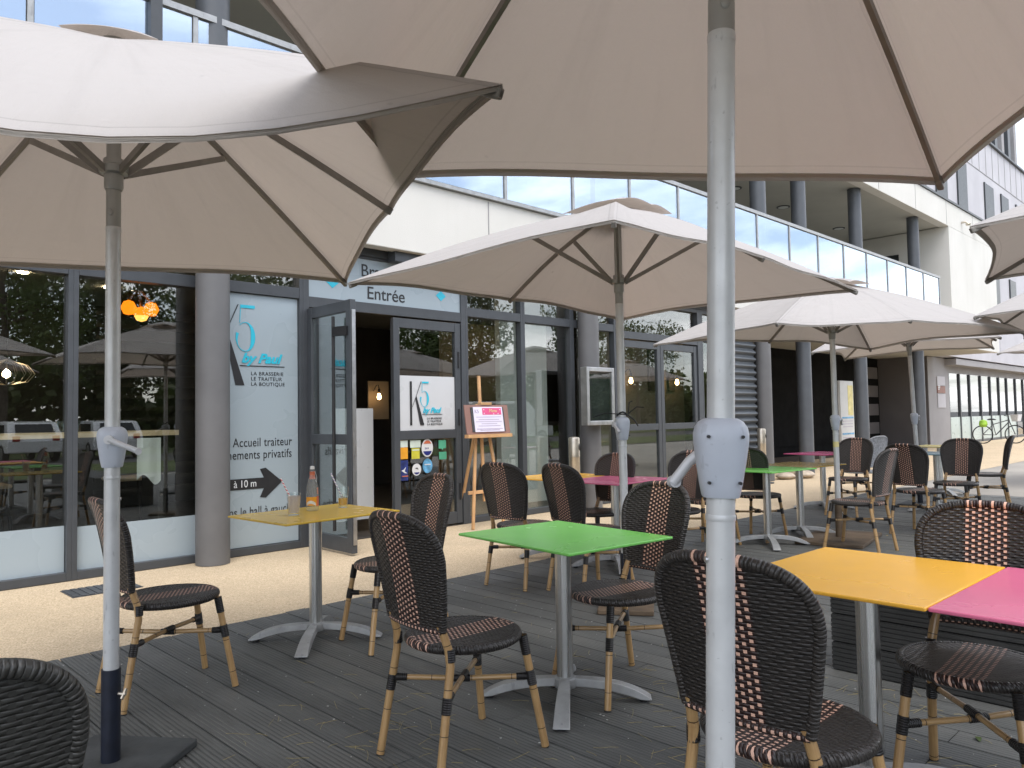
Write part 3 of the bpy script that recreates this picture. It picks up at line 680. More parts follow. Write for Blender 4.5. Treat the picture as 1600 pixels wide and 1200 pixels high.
for i, (lx, ly) in enumerate(((2.2, 10.5), (3.3, 11.0), (2.9, 9.2), (7.0, 9.0), (9.9, 10), (7.6, 10.6))):
    b = MB(); b.lathe([(.06, 3.10), (.06, 3.118)], (lx, ly, 0), 16); tag(b.build('ceiling_downlight', 'bulb_small'), ['round lit downlight in the dark ceiling behind the left windows'] * 3 and ('round lit downlight in dark ceiling behind the left windows' if i < 3 else 'round lit downlight behind the window right of the easel' if i == 3 else 'round lit downlight behind the double doors' if i == 4 else 'downlight added to brighten the room inside the open entrance'), 'downlight', 'downlights in the brasserie ceiling')  # last downlight is an addition that brightens the dark entrance
# high table with glasses inside
t = thing('high_table', 'high wooden table set along the inside of left window', 'table', (2.2, 8.0, 0))
b = MB(); b.box(*bx(-.9, .75, -.3, .3, 1.17, 1.22)); b.build('tabletop', 'wood_top', t, smooth=0)
for lx in (-.8, .62):
    b = MB(); b.box(*bx(lx-.04, lx+.04, -.22, .22, .004, 1.17)); b.build('leg', 'interior_dark', t, smooth=0)
for i, (gx, gy, gz, gm) in enumerate(((1.92, 7.85, 1.22, 'upper'), (1.98, 7.9, 1.22, ''), (2.04, 7.83, 1.22, ''), (2.1, 7.9, 1.22, ''), (2.02, 7.87, 1.335, 'top'))):
    b = MB(); b.lathe([(.028, .0), (.036, .10), (.033, .10), (.026, .01)], (gx, gy, gz), 14); tag(b.build('drinking_glass', 'tumbler_glass'), 'upturned tumbler in the small stack on the high table inside', 'glass', 'tumblers stacked on the indoor table')
b = MB()
b.grid(lambda u, v: (2.56+.22*u, 7.70+.008*sin(9*u), 1.15-.40*v+.05*v*sin(6*u)), 12, 8); tag(b.build('cloth_napkin', 'interior_pale'), 'grey white cloth hanging over the edge of the indoor high table', 'napkin')
# stools and low tables in the dark room
def stool(x, y, lab):
    t = thing('bar_stool', lab, 'stool', (x, y, .004), group='stools inside the left window')
    b = MB(); b.box(*bx(-.2, .2, -.2, .2, .70, .74)); b.build('seat', 'wood_top', t, smooth=0, bevel=.02)
    for sx_ in (-1, 1):
        for sy_ in (-1, 1):
            b = MB(); b.tube([(sx_*.16, sy_*.16, .70), (sx_*.21, sy_*.21, 0)], .014, 8); b.build('leg', 'interior_dark', t)
stool(2.75, 8.55, 'wooden topped stool right of the indoor high table'); stool(1.5, 8.6, 'wooden topped stool behind the left part of indoor table'); stool(.9, 8.4, 'wooden topped stool at the far left window')
# open porch behind the columns
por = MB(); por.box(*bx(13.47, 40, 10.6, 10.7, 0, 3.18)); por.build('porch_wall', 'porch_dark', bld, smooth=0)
b = MB(); b.box(*bx(29.0, 31.3, 8.95, 10.6, 0, 3.18)); b.build('porch_block', ['wall_brown_grey'], bld, smooth=0)  # dark colour carries the shadow on the side face
b = MB(); b.box(*bx(29.02, 31.28, 8.93, 8.948, .02, 3.17)); b.build('block_front_lit', 'wall_mid_grey', bld, smooth=0)  # lighter sheet: the lit front of the block painted as colour
b = MB(); b.box(*bx(17.0, 28.9, 10.55, 10.598, .3, 2.9)); pw = b.build('porch_window', 'porch_dark', bld, smooth=0)
b = MB()
for i in range(4): b.box(*bx(27.4, 28.7, 10.50, 10.549, .5+i*.65, .9+i*.65))
b.build('shelf', 'wall_brown_grey', pw, smooth=0)
sheet('planting_bed', 'soil', 13.6, 29, 9.3, 10.6, .0)
t = thing('door_plaque', 'small printed plaque on grey wall beside the glass shop', 'sign', (30.3, 8.93, 0))
b = MB(); b.box(*bx(-.40, .45, -.03, 0, 1.38, 1.88)); b.build('lower_plate', 'grey_panel', t, smooth=0)
b = MB(); b.box(*bx(-.40, .45, -.03, 0, 1.90, 2.15)); b.build('orange_plate', 'easel_board', t, smooth=0); text('EP', .22, 'white_letter', t, (-.36, -.034, 2.02), bold=.004)
b = MB(); b.box(*bx(-.40, .45, -.03, 0, 2.17, 2.5)); b.build('upper_plate', 'grey_panel', t, smooth=0)
# information panel between the columns
t = thing('notice_board', 'tall white notice panel standing between dark columns', 'sign', (19.45, 7.9, 0))
b = MB(); b.box(*bx(-.40, .40, -.03, .03, .25, 2.06)); b.build('panel', 'board_white', t, smooth=0)
b = MB(); b.box(*bx(-.36, -.30, -.02, .02, 0, .25)); b.box(*bx(.30, .36, -.02, .02, 0, .25)); b.build('post', 'frame_grey', t, smooth=0)
b = MB(); b.box(*bx(.05, .36, -.036, -.031, 1.2, 1.95)); b.build('map_print', 'pale_yellow_print', t, smooth=0)
for i, z in enumerate((1.12, .72, .40)):
    b = MB(); b.box(*bx(-.34, .36, -.036, -.031, z, z+.04)); hd = b.build('heading', 'sticker_sky', t, smooth=0)
b = MB()
for z in (1.05, .98, .91, .64, .57, .5): b.box(*bx(-.3, .3, -.036, -.031, z, z+.012))
b.build('text_line', 'pale_ink', t, smooth=0)

# ------------------------------------------------------------------ grey offices and low glazed shop beyond
off = thing('office_building', 'grey panelled office block with narrow slot windows rising behind the white building', 'building', (0, 0, 0))
b = MB(); b.box(*bx(-25, 60, 8.5, 24, 7.47, 12.3)); b.box(*bx(30, 43, 8.5, 24, 3.2, 7.468)); b.build('wall', 'grey_panel', off, smooth=0)
b = MB()
for z in (10.85,): b.box(*bx(-25, 60, 8.485, 8.499, z, z+.03))
for i in range(60): b.box(*bx(24.0+i*.98, 24.02+i*.98, 8.487, 8.4985, 10.88, 12.29))
b.build('panel_joint', 'wall_mid_grey', off, smooth=0)
b = MB(); b.box(*bx(-25, 60, 8.40, 8.52, 12.302, 12.38)); b.build('roof_edge', 'frame_grey', off, smooth=0)
for x0, x1, z0, z1 in ((26.9, 28.2, 7.6, 10.7), (29.2, 30.5, 7.6, 10.7), (31.7, 32.95, 7.6, 10.7), (35.3, 36.7, 8.3, 10.5), (37.8, 39.1, 8.3, 10.5), (40.3, 41.5, 8.3, 10.5), (43, 44.2, 8.3, 10.5), (35.9, 37.0, 5.6, 6.9), (38.6, 39.7, 5.6, 6.9), (33.4, 34.2, 5.6, 6.9), (12, 13.2, 8, 10.5), (18, 19.2, 8, 10.5)):
    b = MB(); b.box(*bx(x0, x1, 8.47, 8.496, z0, z1)); wn = b.build('window', 'slot_window', off, smooth=0)
    b = MB(); b.box(*bx(x0, x0+.10, 8.44, 8.469, z0, z1)); b.box(*bx(x0+.1, x1, 8.44, 8.469, z0, z0+.08)); b.build('frame', 'frame_grey', wn, smooth=0)
lv = part_empty('roof_screen', off)
for i in range(9):
    x0 = 33.4+i*1.15; b = MB(); b.box(*bx(x0, x0+.42, 8.9, 9.3, 12.38, 15.5)); b.build('fin', 'frame_grey' if i % 2 else 'wall_mid_grey', lv, smooth=0)
b = MB(); b.box(*bx(33.3, 43.3, 9.5, 9.52, 12.38, 15.4)); b.build('glass', 'shop_glass', lv, smooth=0)
t = thing('orange_roofed_building', 'sliver of orange roof far behind the grey offices', 'building', (70, 12, 0))
b = MB(); b.box(*bx(-2, 12, 0, 9, 0, 18)); b.build('wall', 'grey_panel', t, smooth=0); b = MB(); b.box(*bx(-2.5, 12.5, -.6, 9.6, 18, 18.8)); b.build('roof', 'orange_roof', t, smooth=0)
shop = thing('glass_fronted_shop', 'low flat roofed annexe with full height glass front at far right', 'building', (0, 0, 0))
b = MB(); b.box(*bx(30.9, 75, 8.55, 16, 2.93, 3.15)); b.build('roof', 'wall_mid_grey', shop, smooth=0)
b = MB(); b.box(*bx(31.31, 75, 9.0, 9.06, 2.66, 2.929)); b.build('head_panel', 'wall_mid_grey', shop, smooth=0)
b = MB(); b.box(*bx(31.31, 75, 12, 12.1, 0, 2.9)); b.build('inner_wall', 'wall_mid_grey', shop, smooth=0)
x = 31.32; i = 0
while x < 70:
    wd = (1.35, 1.3, 1.5, 1.4)[i % 4]
    b = MB(); b.box(*bx(x, x+.09, 8.95, 9.08, 0, 2.66)); b.box(*bx(x+.09, x+wd, 8.97, 9.05, 0, .1)); wn = b.build('window', 'frame_grey', shop, smooth=0)
    b = MB(); b.box(*bx(x+.09, x+wd, 9.0, 9.01, .1, 2.66)); b.build('pane', 'shop_glass', wn, smooth=0)
    if x < 40: b = MB(); b.box(*bx(x+.09, x+wd, 8.985, 8.995, .1, 1.02)); b.build('frosted_film', 'shop_vinyl', wn, smooth=0)
    x += wd; i += 1

# ------------------------------------------------------------------ chairs
def chair_proto(wv, label, cat='chair'):
    t = thing('bistro_chair', label, cat, group='rattan bistro chairs on the terrace')
    uvf = lambda x, y, z: (y, x+.4)
    b = MB(); b.lathe([(.001, .452), (.10, .452), (.17, .456), (.20, .459), (.212, .455)], n=40, uvf=uvf)
    b.lathe([(.205, .43), (.001, .43)], n=40, uvf=uvf)
    st = b.build('seat', wv, t, smooth=60)
    b = MB(); pts = [(.212*cos(2*pi*i/44), .212*sin(2*pi*i/44), .443) for i in range(45)]
    q0 = len(b.uv); b.tube(pts, .0175, 10, False)
    for fi in range(q0, len(b.f)): b.uv[fi] = [(b.v[i][1], b.uv[fi][j][1]+.3*b.v[i][2]) for j, i in enumerate(b.f[fi])]
    b.build('rim', wv, st, smooth=60)
    # back panel
    ZB, ZT = .525, .935
    def hw(v):
        base = .166+.046*min(1, v/.62)**.9
        if v > .66:
            q = (v-.66)/.34; base = .212*(1-q**2.5)**(1/2.9) if q < 1 else 0
        return base
    def x0(v): return -.205-.055*v-.035*v*v
    def P(y, v): return Vector((x0(v)-.038*(1-(y/.215)**2), y, ZB+(ZT-ZB)*v))
    for_rows = [1-(1-j/30)**1.6 for j in range(31)]
    b = MB()
    for off in (-.008, .008):
        def fn(u, w_, off=off):
            v = 1-(1-w_)**1.7; y = (2*u-1)*hw(v); p = P(y, v); p.x += off; return p
        b.grid(fn, 20, 30, lambda u, v, p: (p[1], p[2]), flip=off > 0)
    bk = b.build('backrest', wv, t, smooth=60)
    out_ = []
    for j in range(25): v = .995*j/24; out_.append(P(-hw(1-(1-v)**1.0), v)) if v < .9 else None
    prof = []
    n = 40
    for j in range(n+1):
        v = 1-(1-j/n)**1.9; prof.append(v)
    L_ = [P(-hw(v), v) for v in prof]; R_ = [P(hw(v), v) for v in reversed(prof)]
    path = L_ + R_[1:]
    b = MB(); b.tube(path, .0155, 10)
    b.uv = [[(b.v[i][1], b.uv[fi][j][1]) for j, i in enumerate(f_)] for fi, f_ in enumerate(b.f)]
    b.tube([P(-.166+.332*i/8, 0) for i in range(9)], .013, 8)
    b.build('rim', wv if wv != 'weave_brown' else wv, bk, smooth=60)
    # legs with bindings
    def leg(pts, r, binds, off):
        b = MB(); b.tube(pts, r, 12, True, off); l = b.build('leg', 'bamboo', t, smooth=60)
        for (p, q) in binds:
            b = MB(); b.tube([p, q], r*1.17, 12); b.build('binding', 'binding', l, smooth=60)
        b = MB(); p = Vector(pts[0]); q = p.lerp(Vector(pts[1]), .02); b.tube([p-Vector((0, 0, .0)), q], r*1.06, 10); b.build('foot_cap', 'black_plastic', l)
        return l
    def lerp(a, c, s): return tuple(Vector(a).lerp(Vector(c), s))
    for s in (-1, 1):
        f0, f1 = (.245, s*.195, 0), (.175, s*.150, .435)
        leg([f0, lerp(f0, f1, .5), f1], .0155, [(lerp(f0, f1, .56), lerp(f0, f1, .69)), (lerp(f0, f1, .83), lerp(f0, f1, 1.0))], .0)
        f0, f1, f2, f3 = (-.262, s*.192, 0), (-.192, s*.172, .40), (-.196, s*.166, .46), (-.222, s*.156, .545)
        leg([f0, lerp(f0, f1, .5), f1, f2, f3], .0155, [(lerp(f0, f1, .60), lerp(f0, f1, .74)), ((-.190, s*.1705, .415), (-.191, s*.170, .46))], .06)
    # crossed stretchers
    h = .275
    for s in (-1, 1):
        a, c = (.204, s*.166, h), (-.214, -s*.180, h+.012); z = .008*s
        b = MB(); mid = Vector(a).lerp(Vector(c), .5) + Vector((0, 0, z)); b.tube([a, mid, c], .0105, 10); l = b.build('stretcher', 'bamboo', t, smooth=60)
        for p, q in ((a, lerp(a, mid, .22)), (lerp(mid, c, .78), c), (lerp(a, mid, .88), lerp(mid, c, .12))):
            b = MB(); b.tube([p, q], .0145, 10); b.build('binding', 'binding', l, smooth=60)
    return t
P_BROWN = chair_proto('weave_brown', 'x'); P_BLACK = chair_proto('weave_black', 'x'); P_GLARE = chair_proto('weave_glare', 'x')
used = set()

def chair(x, y, face, label, proto=None):
    proto = proto or P_BROWN
    o = proto if proto not in used else copy_tree(proto)
    used.add(proto); o.location = (x, y, 0); o.rotation_euler = (0, 0, radians(face)); o['label'] = label
    return o
chair(1.975, 2.31, -3, 'brown rattan chair in the foreground with its back to us at the green table')
chair(1.44, 3.87, -2, 'brown rattan chair behind the left parasol pole, facing the yellow table with drinks')
chair(2.67, 3.74, 172, 'brown rattan chair at the yellow table with drinks, on the doorway side')
chair(2.93, 2.30, 170, 'brown rattan chair behind the green table, facing us with stripe on its back')
chair(4.29, 4.25, 6, 'brown rattan chair in front of the easel, left of the yellow and pink tables')
chair(4.42, 3.70, -8, 'brown rattan chair between the green table and the small pink table')
chair(5.25, 4.32, 180, 'brown rattan chair under the menu case, behind the yellow and pink tables')
chair(5.75, 3.86, 180, 'brown rattan chair right of the middle parasol pole, behind the pink table')
chair(1.98, .99, 0, 'large brown rattan chair in the foreground cut by the thick parasol pole')
chair(2.86, .78, 184, 'brown rattan chair at far right under the orange and pink tables, facing us')
chair(.20, 1.67, 82, 'plain black rattan chair back at the bottom left corner without stripe', P_BLACK)
chair(7.36, 3.92, 5, 'brown rattan chair right of the crank housing, its seat beside the green far table')
chair(6.60, 4.02, 8, 'brown rattan chair mostly hidden behind the crank housing of the thick pole')
chair(9.75, 3.97, 180, 'brown rattan chair behind the magenta table, near the notice panel')
chair(11.08, 4.33, 75, 'rattan chair back with glare painted in as pale grey, beside the notice panel', P_GLARE)
chair(7.30, 2.89, 88, 'brown rattan chair seen side on, turned left, in front of the far parasol base')
chair(8.70, 2.80, -8, 'brown rattan chair with its back to us at the blue table')
chair(9.80, 2.77, 180, 'brown rattan chair facing us on the near side of the blue table top')
chair(11.35, 2.86, 108, 'brown rattan chair seen side on at the far right edge, by the path')

# ------------------------------------------------------------------ tables
def table_proto(color, label):
    t = thing('bistro_table', label, 'table', group='square bistro tables with coloured tops')
    b = MB(); b.box((0, 0, .734), (.77, .63, .012)); b.build('tabletop', 'top_'+color, t, smooth=0, bevel=.004, segs=3)
    b = MB(); b.box((0, 0, .722), (.34, .34, .008)); b.build('top_plate', 'black_plastic', t, smooth=0)
    b = MB(); n = 40; pr = []
    for z in (.085, .718):
        for j in range(n):
            a = 2*pi*j/n; r = .037+(-.0022 if j % 4 == 0 else 0); b.v.append((r*cos(a), r*sin(a), z))
    for j in range(n):
        k = (j+1) % n; b.face((j, k, n+k, n+j))
    b.build('column', 'alu_brushed', t, smooth=50)
    b = MB(); b.lathe([(.05, .055), (.055, .07), (.05, .098), (.042, .104)], n=24)
    for q in range(4):
        a = pi/4+q*pi/2; ca, sa = cos(a), sin(a); ns_ = 14; ring = []
        for i in range(ns_+1):
            s = i/ns_; r = .03+.355*s
            zt = .100-.012*s-.070*s**3.2; zb = max(.012, .058*(1-s**1.2)+.012 if s < .86 else .012); zb = min(zb if s < .86 else .012, zt-.006)
            if s < .86: zb = .062-.048*(s/.86)**2.2
            wd = .024+.013*s
            ring.append((r, zt, zb, wd))
        base = len(b.v)
        for r, zt, zb, wd in ring:
            for (yy, zz_) in ((-wd, zb), (wd, zb), (wd*.92, zt), (-wd*.92, zt)): b.v.append((r*ca-yy*sa, r*sa+yy*ca, zz_))
        for i in range(ns_):
            for j in range(4):
                k = (j+1) % 4; b.face((base+i*4+j, base+i*4+k, base+i*4+4+k, base+i*4+4+j))
        e = base+ns_*4; b.face((e, e+1, e+2, e+3)); b.face((base+3, base+2, base+1, base))
    bs = b.build('pedestal_base', 'cast_alu', t, smooth=40, bevel=.003)
    for q in range(4):
        a = pi/4+q*pi/2; b = MB(); b.lathe([(.02, 0), (.02, .014)], (.35*cos(a), .35*sin(a), 0), 12); b.build('foot_pad', 'black_plastic', bs)
    return t
def table(x, y, rz, color, label):
    t = table_proto(color, label) if not TP else copy_tree(TP[0])
    if not TP: TP.append(t)
    t.location = (x, y, 0); t.rotation_euler = (0, 0, radians(rz)); t['label'] = label
    for ch in t.children:
        if ch.name.startswith('tabletop') and not ch.data.materials[0].name == 'top_'+color:
            ch.data = ch.data.copy(); ch.data.materials[0] = MAT['top_'+color]
    return t
TP = []
table(2.36, 4.09, 3, 'yellow', 'mustard yellow square table with a bottle and two glasses on it')
table(2.645, 2.385, 84, 'green', 'bright green square table in the centre foreground')
table(2.685, 1.045, -1, 'orange', 'orange yellow square table at right, touching a pink one')
table(2.68, .411, -1, 'pink', 'pink square table cut by the right edge of the photo')
table(5.25, 4.75, 1, 'orange', 'orange yellow table half hidden behind two chair backs, joined to a pink one')
table(5.24, 4.11, 1, 'pink', 'pink square table around the foot of the middle parasol pole')
table(7.05, 3.66, -6, 'green', 'small green table right of the thick parasol pole')
table(7.80, 3.68, -6, 'olive', 'olive yellow table behind the small green one')
table(10.15, 4.46, -14, 'magenta', 'dark magenta table farthest back by the dark columns')
table(10.72, 3.24, 0, 'blue', 'grey blue table at far right among the chairs')
table(12.9, 3.85, 0, 'pale', 'pale yellow table top just above the blue one, farthest right')

# ------------------------------------------------------------------ parasols
def parasol(x, y, yaw, label, zc=2.14, za=2.72, HX=1.5, HY=1.0, lean=(0, 0), crank=0, plate='base_slab', plate_size=(.45, .45), plate_yaw=0, base_mat='base_tube', dz=.05, seed=0, sag=.038, vs=1.0, drop=.047, hz=1.12, band=None, billow=0, pole_s=1.0, base_h=.37, droop={}, tip_fix={}, bow=.05):
    rnd_ = random.Random(seed)
    t = thing('parasol', label, 'parasol', (x, y, 0), 0, 'rectangular grey parasols over the terrace')
    if lean != (0, 0):
        ax = Vector((-lean[1], lean[0], 0)); t.rotation_euler = Matrix.Rotation(ax.length, 3, ax.normalized()).to_euler()
    ca, sa = cos(radians(yaw)), sin(radians(yaw))
    W = lambda u, v, z: Vector((ca*u-sa*v, sa*u+ca*v, z))
    tips = [W(HX, HY, zc), W(0, HY, zc+dz), W(-HX, HY, zc), W(-HX, -HY, zc), W(0, -HY, zc+dz), W(HX, -HY, zc)]
    for i_, d_ in tip_fix.items(): tips[i_] = tips[i_] + Vector(d_)
    apex = Vector((0, 0, za))
    def surf(A, B, s, tt, dn=0.0, k=0):
        q = 4*tt*(1-tt)
        L = (A-B).length
        s2 = s*(1-sag*q*(L/1.5)*s*s)
        base = A.lerp(B, tt); p = apex.lerp(base, s2)
        p.z += bow*sin(pi*min(1, s2))*1.0 + billow*q*sin(pi*s2*.9)
        p.z -= .02*q*sin(pi*s2) - .012*q*s*sin(6*tt+seed)
        p.z -= droop.get(k, 0)*q**1.05*s**1.9; p.z -= dn; return p
    b = MB()
    for k in range(6):
        A, B = tips[k], tips[(k+1) % 6]
        b.grid(lambda u, v: surf(A, B, .09+.91*v, u, 0, k), 12, 16, lambda u, v, p: (u+k, v))
    can = b.build('canopy', 'awning_cloth', t, smooth=30, recalc=False)
    b = MB()
    for k in range(6):
        A, B = tips[k], tips[(k+1) % 6]
        b.grid(lambda u, v: surf(A, B, .984+.015*v, u, .004, k), 12, 1)
        b.grid(lambda u, v: surf(A, B, .999, u, .004+.012*v, k), 12, 1)
    b.build('hem', 'awning_hem', can, smooth=30, recalc=False)
    b = MB()
    vt = [W(HX*.19*vs, HY*.25*vs, za-.062), W(0, HY*.27*vs, za-.055), W(-HX*.19*vs, HY*.25*vs, za-.062), W(-HX*.19*vs, -HY*.25*vs, za-.062), W(0, -HY*.27*vs, za-.055), W(HX*.19*vs, -HY*.25*vs, za-.062)]
    ap2 = Vector((0, 0, za+.035))
    for k in range(6):
        A, B = vt[k], vt[(k+1) % 6]
        def fn(u, v, A=A, B=B):
            q = 4*u*(1-u); p = ap2.lerp(A.lerp(B, u), v*(1-.05*q)); p.z += .022*q*v**2.5+.012*sin(pi*v); return p
        b.grid(fn, 10, 6, lambda u, v, p: (u+k, v))
    b.build('vent_flap', 'awning_cloth', can, smooth=30, recalc=False)
    zr = za-.53
    for k, T in enumerate(tips):
        b = MB(); pts = []
        for i in range(7):
            s = .02+.975*i/6; p = apex.lerp(T, s); p.z += bow*sin(pi*s)-.026; pts.append(p)
        for a_, c_ in zip(pts[:-1], pts[1:]): b.bar(a_, c_+(c_-a_)*.01, .016, .024)
        r = b.build('rib', 'rib_paint', t, smooth=0)
        b = MB(); b.bar(pts[-1]+(pts[-2]-pts[-1])*.16, pts[-1]+(pts[-1]-pts[-2])*.01, .024, .03); b.build('rib_end_cap', 'rib_end', r, smooth=0, bevel=.006)
        s = .36; J = apex.lerp(T, s); J.z += bow*sin(pi*s)-.05
        d = Vector((T.x, T.y, 0)).normalized()
        b = MB(); b.bar(d*.045+Vector((0, 0, zr)), J, .016, .026); b.build('strut', 'rib_paint', t, smooth=0)
    b = MB(); b.lathe([(.03, zr-.07), (.034, zr-.06), (.034, zr-.01), (.052, zr-.005), (.055, zr+.02), (.038, zr+.03), (.036, zr+.05)], n=24); b.build('runner', 'pole_upper', t)
    b = MB(); b.lathe([(.032, za-.10), (.05, za-.07), (.05, za-.015), (.03, za-.005)], n=24); b.build('top_hub', 'pole_upper', t)
    R1 = .0275*pole_s; hz0, hz1 = hz, hz+.15
    b = MB(); b.lathe([(R1, base_h-.12), (R1, hz0+.02)], n=28); b.lathe([(R1*1.03, hz0-.045), (R1*1.06, hz0-.042), (R1*1.06, hz0-.036), (R1*1.03, hz0-.033)], n=28); b.build('pole_lower', 'pole_paint', t)
    b = MB(); b.lathe([(R1*.97, hz1-.02), (R1*.97, 2.02)], n=28); pu = b.build('pole', 'pole_paint', t)
    b = MB(); b.lathe([(R1*.95, 2.02), (R1*.95, za-.05)], n=28); pup = b.build('pole_upper', 'pole_upper', t)
    ba = radians(-132); b = MB(); b.lathe([(.001, .003), (.006, .0028), (.008, .0015), (.0095, 0), (.0105, .0005), (.0105, -.004)], n=20, sx=1.0, sy=1.5); lbn = b.build('lock_button', 'pole_upper', pup)
    lbn.matrix_local = Matrix.Translation((R1*.95*cos(ba), R1*.95*sin(ba), 2.09)) @ Matrix(((-sin(ba), 0, cos(ba)), (cos(ba), 0, sin(ba)), (0, 1, 0))).to_4x4()
    b = MB(); b.lathe([(R1*.99, 2.018), (R1*1.0, 2.02), (R1*1.0, 2.035), (R1*.96, 2.037)], n=28); b.build('joint_ring', 'pole_paint', pup)
    b = MB(); b.tube([(cos(radians(crank+100))*R1*.90, sin(radians(crank+100))*R1*.90, 1.0), (cos(radians(crank+100))*R1*1.15, sin(radians(crank+100))*R1*1.15, 1.0)], .006, 10); b.build('rivet', 'alu', pu)
    # crank housing
    hb = part_empty('crank_unit', t); hb.rotation_euler = (0, 0, radians(crank))
    prof = [(.034, 0), (.036, .004), (.041, .03), (.047, .07), (.0515, .105), (.052, .122), (.049, .136), (.042, .146), (.034, .151), (.029, .153)]
    b = MB(); n = 32; base = 0
    for w_, z in prof:
        for j in range(n):
            a = 2*pi*j/n; e = 2.8
            ex = abs(cos(a))**(2/e)*(1 if cos(a) > 0 else -1); ey = abs(sin(a))**(2/e)*(1 if sin(a) > 0 else -1)
            b.v.append((w_*.92*ex, w_*ey, hz0+z))
    for i in range(len(prof)-1):
        for j in range(n):
            k = (j+1) % n; b.face((i*n+j, i*n+k, (i+1)*n+k, (i+1)*n+j))
    b.face(list(range(n))[::-1]); b.face([(len(prof)-1)*n+j for j in range(n)])
    hs_ = b.build('crank_housing', 'housing_plastic', hb, smooth=50)
    b = MB()
    for yy, z, rr_ in ((-.032, .118, .041), (.032, .118, .041), (-.029, .03, .034), (.029, .03, .034)):
        b.tube([(-rr_, yy, hz0+z), (-rr_-.0085, yy, hz0+z)], .0032, 12)
    b.build('screw', 'screw_dark', hb)
    b = MB(); b.lathe([(.0, 0)], n=4) if 0 else None
    y0 = 0; xf = .047
    b.tube([(xf, y0, hz0+.105), (xf+.022, y0, hz0+.105)], .0165, 18); b.tube([(xf+.013, 0, hz0+.105), (xf+.016, .05, hz0+.105-drop*.48), (xf+.022, .105-max(0, drop-.047)*.6, hz0+.105-drop)], [.0125, .0105, .0105], 12); b.tube([(xf+.018, .10-max(0, drop-.047)*.6, hz0+.108-drop), (xf+.036, .104-max(0, drop-.047)*.6, hz0+.106-drop)], .0125, 14)
    b.build('crank_handle', 'crank_plastic', hb, smooth=50)
    # base
    b = MB(); b.lathe([(.0335, .02), (.0335, base_h), (.029, base_h)], n=28); bt = b.build('base_tube', base_mat, t)
    a = radians(crank+60); b = MB(); b.tube([(.033*cos(a), .033*sin(a), base_h-.09), (.065*cos(a), .065*sin(a), base_h-.09)], .006, 8); b.bar((.058*cos(a)-.012*sin(a), .058*sin(a)+.012*cos(a), base_h-.075), (.058*cos(a)+.012*sin(a), .058*sin(a)-.012*cos(a), base_h-.105), .006, .012); b.build('wing_bolt', 'stainless', bt)
    b = MB(); b.box((0, 0, .018), (plate_size[0], plate_size[1], .032)); bp = b.build('base_plate', plate, t, smooth=0, bevel=.006); bp.rotation_euler = (0, 0, radians(plate_yaw))
    if band:
        b = MB(); b.lathe([(R1*1.03, .93), (R1*1.03, .985)], n=24); b.build('tape_band', band, t)
    return t
parasol(.957, 3.145, 65.5, 'grey parasol at upper left whose pale top is seen, silver pole on dark base tube', 2.13, 2.78, 1.45, 1.08, droop={2: .235}, bow=.02, sag=.022, vs=.62, crank=-118, plate_yaw=38, plate_size=(.44, .44), dz=.07, seed=1)
parasol(1.318, .818, 39, 'nearest parasol overhead, thick silver pole with back of crank housing in front', 2.205, 2.80, 1.42, 1.05, tip_fix={5: (-.04, .03, -.058), 0: (.01, -.01, .02)}, lean=(.018, -.024), crank=42, drop=.085, seed=2, sag=.012)
parasol(4.135, 3.17, 1.5, 'grey parasol in the middle over pink table, black cord tied round its pole', 2.155, 2.71, 1.46, 1.04, sag=.028, crank=150, plate='base_wood', plate_yaw=35, plate_size=(.36, .36), dz=.04, seed=3)
parasol(7.766, 3.268, -22.8, 'grey parasol right of the thick pole with pale top, yellow tape on its pole', 2.03, 2.62, 1.52, .95, droop={3: .05, 2: .03}, crank=-60, plate='base_wood', plate_yaw=10, plate_size=(.95, .62), dz=.07, seed=4, hz=1.10, band='pale_yellow_print', base_mat='base_wood')
parasol(11.29, 3.63, 14.7, 'far parasol seen under the pale one, with a leaning pole', 2.12, 2.70, 1.5, 1.02, lean=(-.035, .02), crank=-60, seed=5, hz=1.10)
parasol(5.56, -.16, -78, 'parasol at right edge with only its dark underside corner in view', 2.2, 2.75, 1.5, .95, crank=-60, seed=6)
parasol(9.76, 1.22, 4, 'parasol canopy corner at right edge below the dark one, pale line on its edge', 2.17, 2.74, 1.45, 1.0, crank=-60, seed=7)
parasol(15.9, 2.3, -4, 'tiny parasol corner at far right edge above the glass shop', 2.2, 2.72, 1.5, 1.0, crank=-60, seed=8)
# black cord tied to the middle pole
b = MB(); cx, cy = 4.135, 3.17
b.tube([(cx+.034*cos(a*.5), cy+.034*sin(a*.5), 1.295+.012*sin(a)) for a in range(14)], .006, 6)
b.tube([(cx, cy-.03, 1.29), (cx-.12, cy+.05, 1.30), (cx-.16, cy+.12, 1.275)], .004, 6); b.tube([(cx+.02, cy-.03, 1.29), (cx+.07, cy-.07, 1.34), (cx+.11, cy-.10, 1.335)], .004, 6); b.tube([(cx+.02, cy-.03, 1.29), (cx+.06, cy-.06, 1.25), (cx+.07, cy-.08, 1.21)], .005, 6); b.tube([(cx+.03, cy-.03, 1.3), (cx+.03, cy-.04, 1.37), (cx+.05, cy-.05, 1.38)], .004, 6)
tag(b.build('tie_cord', 'black_plastic'), 'black cord knotted above the crank of the middle parasol', 'cord')

